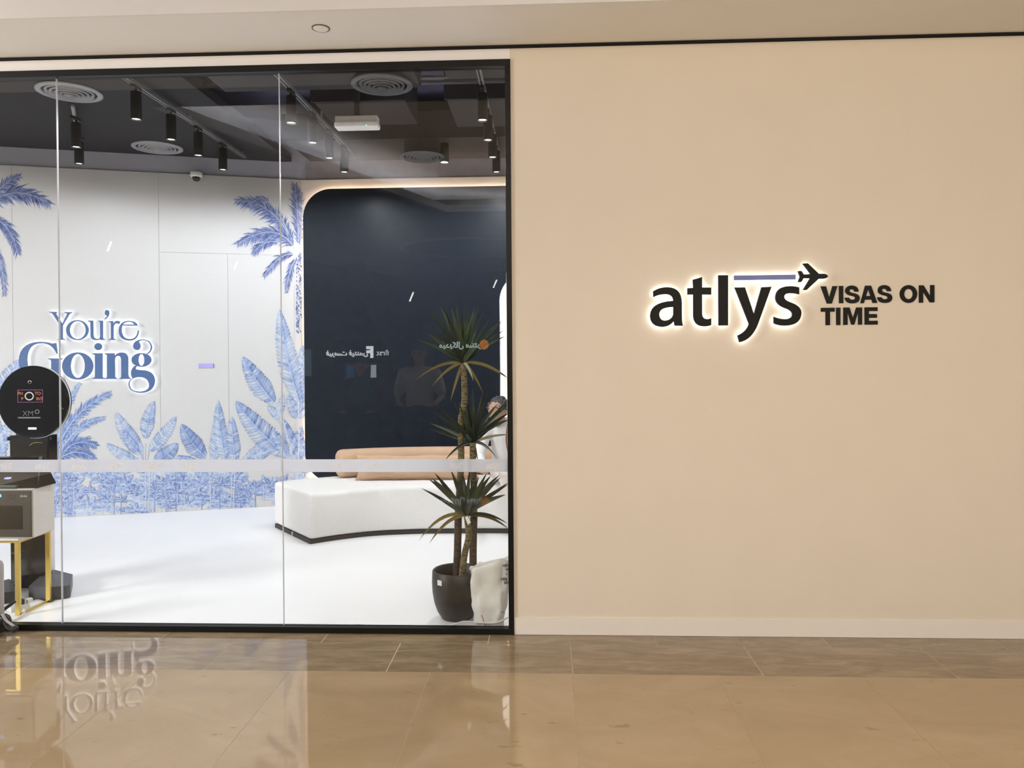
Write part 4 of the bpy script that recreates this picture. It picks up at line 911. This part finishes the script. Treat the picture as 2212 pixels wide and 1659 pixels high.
# ------------------------------------------------------------------ people
def capsule(V, F, p0, p1, r0, r1, n=14, sq=1.0, axis=None):
    p0, p1 = Vector(p0), Vector(p1); d = p1-p0; L = d.length; t = d.normalized() if L > 1e-6 else Z.copy()
    a = (axis or (X if abs(t.x) < .9 else Y_)); a = (a-t*a.dot(t)).normalized(); c = t.cross(a); b = len(V); rows = []
    for k in range(5): an = -math.pi/2+math.pi/2*k/4; rows.append((r0*math.sin(an), r0*math.cos(an)))
    for k in range(5): an = math.pi/2*k/4; rows.append((L+r1*math.sin(an), r1*math.cos(an)))
    for h, r in rows:
        r = max(r, .0004)
        for j in range(n): th = 2*math.pi*j/n; V.append(p0+t*h+a*(r*math.cos(th))+c*(r*sq*math.sin(th)))
    k = len(rows)
    for i in range(k-1):
        for j in range(n): F.append((b+i*n+j, b+i*n+(j+1) % n, b+(i+1)*n+(j+1) % n, b+(i+1)*n+j))
    F.append(tuple(b+j for j in range(n))[::-1]); F.append(tuple(b+(k-1)*n+j for j in range(n)))
def fuse(name, caps, m, parent, voxel=.012, smooth=6):
    V, F = [], []
    for c in caps: capsule(V, F, *c[:4], **(c[4] if len(c) > 4 else {}))
    o = mesh(name, V, F, m, parent, True, True)
    r = o.modifiers.new('remesh', 'REMESH'); r.mode = 'VOXEL'; r.voxel_size = voxel; r.use_smooth_shade = True
    s = o.modifiers.new('smooth', 'SMOOTH'); s.factor = .5; s.iterations = smooth
    return o
def hand(caps, wrist, dirv, palm_n, L=.18, curl=.5, s=1):
    """palm and five unequal bent fingers"""
    d = Vector(dirv).normalized(); pn = Vector(palm_n).normalized(); sd = d.cross(pn).normalized()*s; w_ = Vector(wrist)
    pc = w_+d*L*.48
    for k in (-1, 0, 1): caps.append((w_+sd*k*.012, pc+sd*k*.025, .015, .014))
    for k, (o, ln) in enumerate(((-.033, .072), (-.011, .083), (.011, .078), (.032, .06))):
        b = pc+sd*o; m_ = b+d*ln*.5+pn*ln*.12*curl; e = m_+(d*(1-.6*curl)+pn*curl).normalized()*ln*.5
        caps.append((b, m_, .0085, .008)); caps.append((m_, e, .008, .0068))
    b = w_+d*L*.14-sd*.028; m_ = b+(d*.6-sd).normalized()*.04; caps.append((b, m_, .012, .0095)); caps.append((m_, m_+(d+pn*.3).normalized()*.032, .0095, .008))
SKIN = mat('skin', (.42, .24, .155), .55, var=.06); HAIR = mat('dark_grey_hair', (.045, .043, .042), .6, var=.6, scale=70, bump=.8, bscale=120)
def head_caps(c, f, up=Z):
    """skull, jaw, nose, ears; c centre, f facing"""
    f = Vector(f).normalized(); s = f.cross(up).normalized()
    return [(c+f*.012+up*.03, c-f*.02+up*.03, .088, .088), (c+f*.03-up*.04, c+f*.045-up*.075, .066, .045), (c+f*.09+up*.005, c+f*.108-up*.022, .010, .013),
            (c+s*.082-up*.01, c+s*.086+up*.02, .012, .016), (c-s*.082-up*.01, c-s*.086+up*.02, .012, .016), (c+f*.088-up*.052, c+f*.09-up*.052, .014, .014)]
def eyes(c, f, up, parent):
    f = Vector(f).normalized(); s = f.cross(up).normalized()
    for k in (-1, 1):
        V, F = [], []; p = c+f*.082+s*k*.032+up*.018; capsule(V, F, p, p+f*.004, .011, .011); mesh('eye', V, F, mat('eye_dark', (.03, .02, .015), .2), parent, True, True)
        V, F = [], []; capsule(V, F, p+up*.022-s*.016, p+up*.022+s*.016, .0045, .0045); mesh('eyebrow', V, F, HAIR, parent, True, True)
def hair(c, f, up, m, parent, back=.0, lump=.012, low=-.2):
    f = Vector(f).normalized(); s = f.cross(up).normalized(); V = []; F = []; nu, nv = 40, 22
    for i in range(nv+1):
        for j in range(nu):
            ph = math.pi*.62*i/nv; th = 2*math.pi*j/nu
            lim = .40+.25*(.5-.5*math.cos(th))             # shorter over the face (th=0)
            ph = math.pi*lim*i/nv
            d = f*(math.sin(ph)*math.cos(th))+s*(math.sin(ph)*math.sin(th))+up*math.cos(ph)
            r = .104+lump*noise.noise(d*9)+lump*.7*noise.noise(d*22)
            V.append(c+up*.03-f*.006+Vector(d)*r)
    for i in range(nv):
        for j in range(nu): F.append((i*nu+j, i*nu+(j+1) % nu, (i+1)*nu+(j+1) % nu, (i+1)*nu+j))
    o = mesh('hair', V, F, m, parent, True, True); sd = o.modifiers.new('thick', 'SOLIDIFY'); sd.thickness = .02; sd.offset = -1; return o

# seated person on the sofa, mostly behind the plant and the window jamb
c = onY(1098, 1000, 2.72); hx = onY(1076, 890, 2.60)
pe = thing('person', 'person in white shirt sitting on the sofa, half hidden behind the dracaena', 'person', (c.x, 2.72, .43))
H = Vector((hx.x, 2.60, hx.z-.0)); fdir = Vector((-.45, -.85, -.25))
pel = Vector((c.x, 2.80, .53)); chest = Vector((c.x-.015, 2.70, .86)); neck = Vector(((H.x+chest.x)/2-.01, 2.64, .985))
sh = Vector((.19, .02, .0)); caps = head_caps(H, fdir)+[(neck-Z*.06, H-Z*.03, .055, .055), (pel, chest, .10, .10, dict(sq=.7)), (chest-sh+Z*.05, chest+sh+Z*.05, .055, .055)]
body, shirt, trs = caps, [], []
for k in (-1, 1):
    so = chest+sh*k+Z*.045; el = so+Vector((.05*k, -.12, -.25)); wr = el+Vector((-.05*k, -.22, -.03))
    body += [(so, el, .046, .038), (el, wr, .036, .026)]; hand(body, wr, (-.2*k, -1, -.25), (0, -.25, -1), s=k)
    shirt += [(so, el, .062, .054), (el, el.lerp(wr, .85), .052, .042)]
    hp = pel+X*(.085*k); kn = Vector((c.x+.12+.12*k, 2.38, .53)); an = Vector((c.x+.24+.11*k, 2.36, .10))
    body += [(hp, kn, .075, .055), (kn, an, .05, .036), (an-Z*.045, an+Vector((.01*k, -.15, -.06)), .034, .026)]
    trs += [(hp, kn, .10, .078), (kn, an+Z*.02, .078, .066)]
shirt += [(pel-Z*.02, chest, .145, .15, dict(sq=.8)), (chest-sh*.8+Z*.045, chest+sh*.8+Z*.045, .075, .075), (chest+Z*.07, neck-Z*.03, .09, .07)]
trs += [(pel-X*.06, pel+X*.06, .125, .125)]
fuse('body', body, SKIN, pe, .009, 4)
fuse('shirt', shirt, mat('shirt_white', (.76, .75, .74), .8, bump=.3, bscale=18), pe, .012, 5)
fuse('trousers', trs, mat('trousers_pale', (.70, .63, .59), .85, bump=.2, bscale=14), pe, .012, 5)
hair(H, fdir, Z, HAIR, pe, lump=.02); eyes(H, fdir, Z, pe)
tube('shoulder_strap', bez([chest+Vector((.02, -.14, .10)), chest+Vector((.01, -.175, -.05)), chest+Vector((.04, -.17, -.2))], 6), .008, mat('strap_brown', (.16, .08, .04), .6), pe, 8)
for k in (-1, 1):
    an = Vector((c.x+.24+.11*k, 2.36, .10)); fuse('shoe', [(Vector((an.x, an.y+.03, .038)), Vector((an.x+.01*k, an.y-.16, .032)), .042, .034)], mat('shoe_pale', (.6, .56, .52), .5), pe, .008, 3)

def standing(name, label, px, Yv, htop, shirt_c, trouser_c, longcoat=False, scarf=None):
    p = mir(px, 900, Yv); x0, y0 = p.x, p.y; S = htop/1.72
    t = thing('person', label, 'person', (x0, y0, 0)); v = lambda a, b, c_: Vector((x0+a*S, y0+b*S, c_*S))
    Hc = v(0, .03, 1.60); f = Vector((-.1, 1, -.05))
    body = head_caps(Hc, f)+[(v(0, 0, 1.42), Hc-Z*.03, .055, .055), (v(0, 0, 1.0), v(0, 0, 1.30), .12, .12, dict(sq=.6)), (v(-.17, 0, 1.39), v(.17, 0, 1.39), .055, .055)]
    sh_, tr_ = [(v(0, 0, .98), v(0, 0, 1.30), .165, .165, dict(sq=.72)), (v(-.17, 0, 1.385), v(.17, 0, 1.385), .075, .075), (v(0, 0, 1.38), v(0, 0, 1.45), .09, .065)], [(v(0, 0, .93), v(0, 0, 1.0), .165, .16, dict(sq=.75))]
    for k in (-1, 1):
        so, el = v(.20*k, 0, 1.38), v(.27*k, .0, 1.10); wr = v(.20*k, .20, 1.02)
        body += [(so, el, .045, .036), (el, wr, .034, .025)]; hand(body, wr, (-.3*k, 1, .1), (0, .2, -1), s=k)
        sh_ += [(so, so.lerp(el, .75 if not longcoat else 1), .066, .068)]
        if longcoat: sh_.append((el, wr, .058, .045))
        hp, kn, an = v(.09*k, 0, .92), v(.105*k, .02, .50), v(.11*k, 0, .09)
        body += [(hp, kn, .08, .052), (kn, an, .05, .036), (an-Z*.04, an+Vector((.01*k, .15, -.05)), .036, .03)]
        tr_ += [(hp, kn, .10, .08), (kn, an, .078, .066)]
    if longcoat: tr_ += [(v(0, 0, .9), v(0, 0, .25), .18, .24)]
    fuse('body', body, SKIN, t, .011, 4); fuse('shirt', sh_, shirt_c, t, .014, 5); fuse('trousers', tr_, trouser_c, t, .014, 5)
    hair(Hc, f, Z, scarf or HAIR, t, lump=.008); eyes(Hc, f, Z, t)
    if scarf: fuse('headscarf', [(Hc+Z*.02-Y_*.03, Hc-Z*.12-Y_*.02, .105, .10), (Hc-Z*.2, Hc-Z*.3, .12, .17)], scarf, t, .014, 5)
    return t
standing('person', 'man in a pale t-shirt and dark trousers reflected in the glass', 906, 4.75, 1.72, mat('tshirt_beige', (.46, .42, .36), .85), mat('trousers_navy', (.02, .022, .04), .85))
standing('person', 'woman in a dark red coat and grey headscarf reflected in the glass', 782, 4.9, 1.56, mat('coat_red', (.09, .015, .02), .85), mat('skirt_black', (.012, .012, .015), .85), True, mat('scarf_grey', (.06, .08, .09), .8))

# ------------------------------------------------------------------ the mall behind the camera, seen only in the glass
MD = mat('mall_ceiling_paint', (.12, .13, .165), .85); MT = mat('mall_dark_front', (.030, .038, .048), .5, var=.2, scale=2); MG = mat('mall_grey', (.16, .165, .175), .6)
A, Bq = onZ(292, 229, MALLZ), onZ(965, 462, MALLZ)
A, Bq = Vector((A.x, -A.y)), Vector((Bq.x, -Bq.y)); XR = 9.0
# ceiling plates around the slanted coffer opening
def plate(name, poly, z0, z1, m):
    k = len(poly); V = [(x, y, z0) for x, y in poly]+[(x, y, z1) for x, y in poly]; bm = bmesh.new(); vs = [bm.verts.new(v) for v in V]
    bm.faces.new(vs[k:]); bm.faces.new(vs[:k][::-1])
    for i in range(k): bm.faces.new((vs[i], vs[(i+1) % k], vs[k+(i+1) % k], vs[k+i]))
    return from_bm(name, bm, m)
kind(plate('ceiling_mall_front', [(-11, -.5), (-11, A.y), (XR, A.y), (XR, -.5)], MALLZ, MALLZ+.04, MD))
kind(plate('ceiling_mall_left', [(-11, A.y-.001), (-11, Bq.y), (Bq.x, Bq.y), (A.x, A.y-.001)], MALLZ, MALLZ+.04, MD))
kind(plate('ceiling_mall_rear', [(-11, Bq.y-.001), (-11, -17), (XR, -17), (XR, Bq.y-.001)], MALLZ, MALLZ+.04, mat('mall_ceiling_dark', (.10, .10, .105), .85)))
kind(plate('ceiling_coffer', [(-11, A.y+.6), (-11, Bq.y-.6), (XR, Bq.y-.6), (XR, A.y+.6)], MALLZ+.34, MALLZ+.38, MATS['cream_paint']))
cv = emis('cove_led', (1, .98, .98), 190)
d = (Bq-A).normalized(); nn = Vector((d.y, -d.x));
if nn.x > 0: nn = -nn
cove = thing('cove_light', 'linear cove light along the coffer edge, reflected in the upper glass', 'light', (A.x, A.y, MALLZ+.05))
tube('strip', [Vector((A.x+nn.x*.18, A.y+nn.y*.18, MALLZ+.07)), Vector((Bq.x+nn.x*.18, Bq.y+nn.y*.18, MALLZ+.07))], .022, cv, cove, 6)
tube('strip', [Vector((Bq.x, Bq.y-.18, MALLZ+.07)), Vector((XR-.3, Bq.y-.18, MALLZ+.07))], .022, cv, cove, 6)
lp2 = mat('cove_lip', (.6, .6, .6), .8)
kind(plate('trim_6', [(Bq.x, Bq.y), (XR, Bq.y), (XR, Bq.y-.03), (Bq.x, Bq.y-.03)], MALLZ+.04, MALLZ+.14, lp2))
kind(plate('trim_7', [tuple(A), tuple(Bq), tuple(Bq+nn*.03), tuple(A+nn*.03)], MALLZ+.04, MALLZ+.14, lp2))
kind(box('wall_opposite', (-11, XR), (-14.3, -14), (0, 6), MT))
mcf = bpy.data.objects['ceiling_mall_front']
for i, (x, y, pw) in enumerate(FILL_LAMPS):  # invented frames and rods around the added fill lamps
    pn = Vector((0, math.sin(LTILT), -math.cos(LTILT)))
    def tilt(o): o.location = Vector((x, y, LAMPZ)) - pn*.012; o.rotation_euler = (LTILT, 0, 0); return o
    for a, b in (((-.64, .64), (.60, .64)), ((-.64, .64), (-.64, -.60)), ((-.64, -.60), (-.60, .60)), ((.60, .64), (-.60, .60))):
        tilt(box('fill_light_frame', a, b, (-.02, .02), WPL, mcf))
    tilt(box('fill_light_back', (-.6, .6), (-.6, .6), (0, .02), WPL, mcf))
    for a in (-.55, .55): tube('fill_light_rod', [(x+a, y, LAMPZ+.03), (x+a, y, MALLZ+.34)], .006, STEEL, mcf, 6)
# slanted lit beam, drum and columns
def beam(name, a, b, z0, z1, w_, m):
    a, b = Vector((a.x, a.y)), Vector((b.x, b.y)); dd = (b-a).normalized(); q = Vector((-dd.y, dd.x))*w_
    return plate(name, [tuple(a), tuple(b), tuple(b+q), tuple(a+q)], z0, z1, m)
b0, b1 = onZ(640, 545, 3.47), onZ(1110, 628, 3.47)
b0.y, b1.y = -b0.y, -b1.y
b1 = b0+(b1-b0)*.75
kind(beam('beam_1', b0, b1, 3.47, 3.72, -.6, mat('beam_paint', (.5, .5, .5), .8))); kind(beam('beam_2', b0+Vector((0, .9, 0)), b1+Vector((0, .9, 0)), 3.85, 4.38, -.5, MG))
g0 = mir(985, 520, 10); t = thing('ceiling_drum', 'curved gold ceiling drum reflected in the dark panel', 'ceiling feature', (g0.x+.3, g0.y, MALLZ))
lathe('drum_band', [(1.35, 4.3), (1.35, 3.62), (1.27, 3.6), (1.27, 4.3)], mat('drum_gold', (.32, .25, .10), .5), t, (g0.x+.3, g0.y, 0), n=48)
for (xa, ya), (xb, yb) in (((786, 612), (912, 860)), ((952, 640), (893, 860))):
    t = thing('slanted_column', 'dark slanted mall column reflected in the panel, leaning '+('right' if xa < 900 else 'left'), 'column', tuple(mir(xb, yb, 11)))
    a, b = mir(xa, ya, 11), mir(xb, yb, 11); b2 = b+(b-a)*1.0
    if b2.z < .02: b2 = b+(b-a)*((.02-b.z)/(b.z-a.z)*-1 if False else (b.z-.02)/(a.z-b.z))
    tube('shaft', [a+(a-b)*.25, b2], .19, MG, t, 16)
SW = emis('sign_white', (.95, .97, 1), 9); SCY = emis('sign_cyan', (.75, .95, 1), 6)
WY = 13.99
def sgn(px0, px1, py0, py1, lb):
    a, b = mir(px0, py0, WY), mir(px1, py1, WY); cx = (a.x+b.x)/2; t = thing('shop_sign', lb, 'sign', (cx, a.y, b.z))
    box('board', (min(a.x, b.x), max(a.x, b.x)), (-14, -13.95), (b.z, a.z), BLACK, t); return t
t = sgn(718, 845, 735, 782, 'black mall shop sign with white glowing first lettering')
FRM = lambda p: (Vector((p.x, -13.94, p.z)), -X, Z, Y_)    # faces the shop: text reads right from there
text_mesh('sign_text', 'first', .19, SW, FRM(mir(827, 767, WY)), t, .01)
text_mesh('sign_text', 'F', .36, SW, FRM(mir(800, 771, WY)), t, .01, bold=.02)
text_mesh('sign_text', 'ﺲﻨﺘﻴﻓ ﺖﺳﺮﻴﻓ', .165, SW, FRM(mir(750, 767, WY)), t, .01, bold=.006)
t = sgn(925, 1062, 728, 766, 'dark mall clinic sign with white Arabic lettering and orange mark')
text_mesh('sign_text', 'ﺮﺘﻨﺳ ﻝﺎﻜﻳﺪﻴﻣ', .185, SCY, FRM(mir(993, 750, WY)), t, .01, bold=.006)
p = mir(1046, 744, WY); outline('sign_mark', [[(.11*math.cos(a/10*math.pi), .12*math.sin(a/10*math.pi)) for a in range(20)]], .02, emis('sign_orange', (1, .3, .02), 4), (Vector((p.x, -13.95, p.z)), -X, Z, Y_), t)
def glow(px0, px1, py0, py1, m, lb, yy=-13.96):
    a, b = mir(px0, py0, WY), mir(px1, py1, WY); t = thing('shop_window', lb, 'shop window', ((a.x+b.x)/2, -14, b.z))
    xs_ = (min(a.x, b.x), max(a.x, b.x)); box('lit_glass', xs_, (-14, yy), (b.z, a.z), m, t)
    for xx in xs_: box('mullion', (xx-.03, xx+.03), (-14, yy+.03), (b.z, a.z), MG, t)
    box('transom', xs_, (-14, yy+.03), (a.z-.03, a.z+.03), MG, t)
glow(745, 772, 785, 830, emis('screen_blue', (.10, .22, .5), 1.2), 'blue lit shop window under the first sign, reflected')
glow(786, 816, 785, 815, emis('window_white', (.85, .88, .9), 3.5), 'white lit shop window under the first sign, reflected')
glow(640, 676, 752, 812, emis('window_grey', (.35, .5, .6), 1.0), 'grey-blue lit shop window left of the first sign, reflected')
glow(822, 852, 785, 905, mat('door_orange', (.45, .14, .07), .6), 'orange-brown shop door panel right of the first sign, reflected')
for px, py, Yv in ((888, 640, 7), (233, 531, 7), (507, 572, 9), (1069, 612, 9)):
    p = mir(px, py, Yv); t = thing('pendant_tube', 'slim white pendant tube light reflected %s' % {888: 'in the middle of the dark panel', 233: 'above the slogan lettering', 507: 'on the concealed door', 1069: 'near the glowing panel corner'}[px], 'pendant light', tuple(p))
    tube('tube', [p-Z*.07-X*.03, p+Z*.07+X*.03], .012, emis('pendant_white', (1, .95, .88), 14), t, 8); tube('cord', [p+Z*.07+X*.03, Vector((p.x+.03, p.y, MALLZ-.005))], .002, BLACK, t, 5)
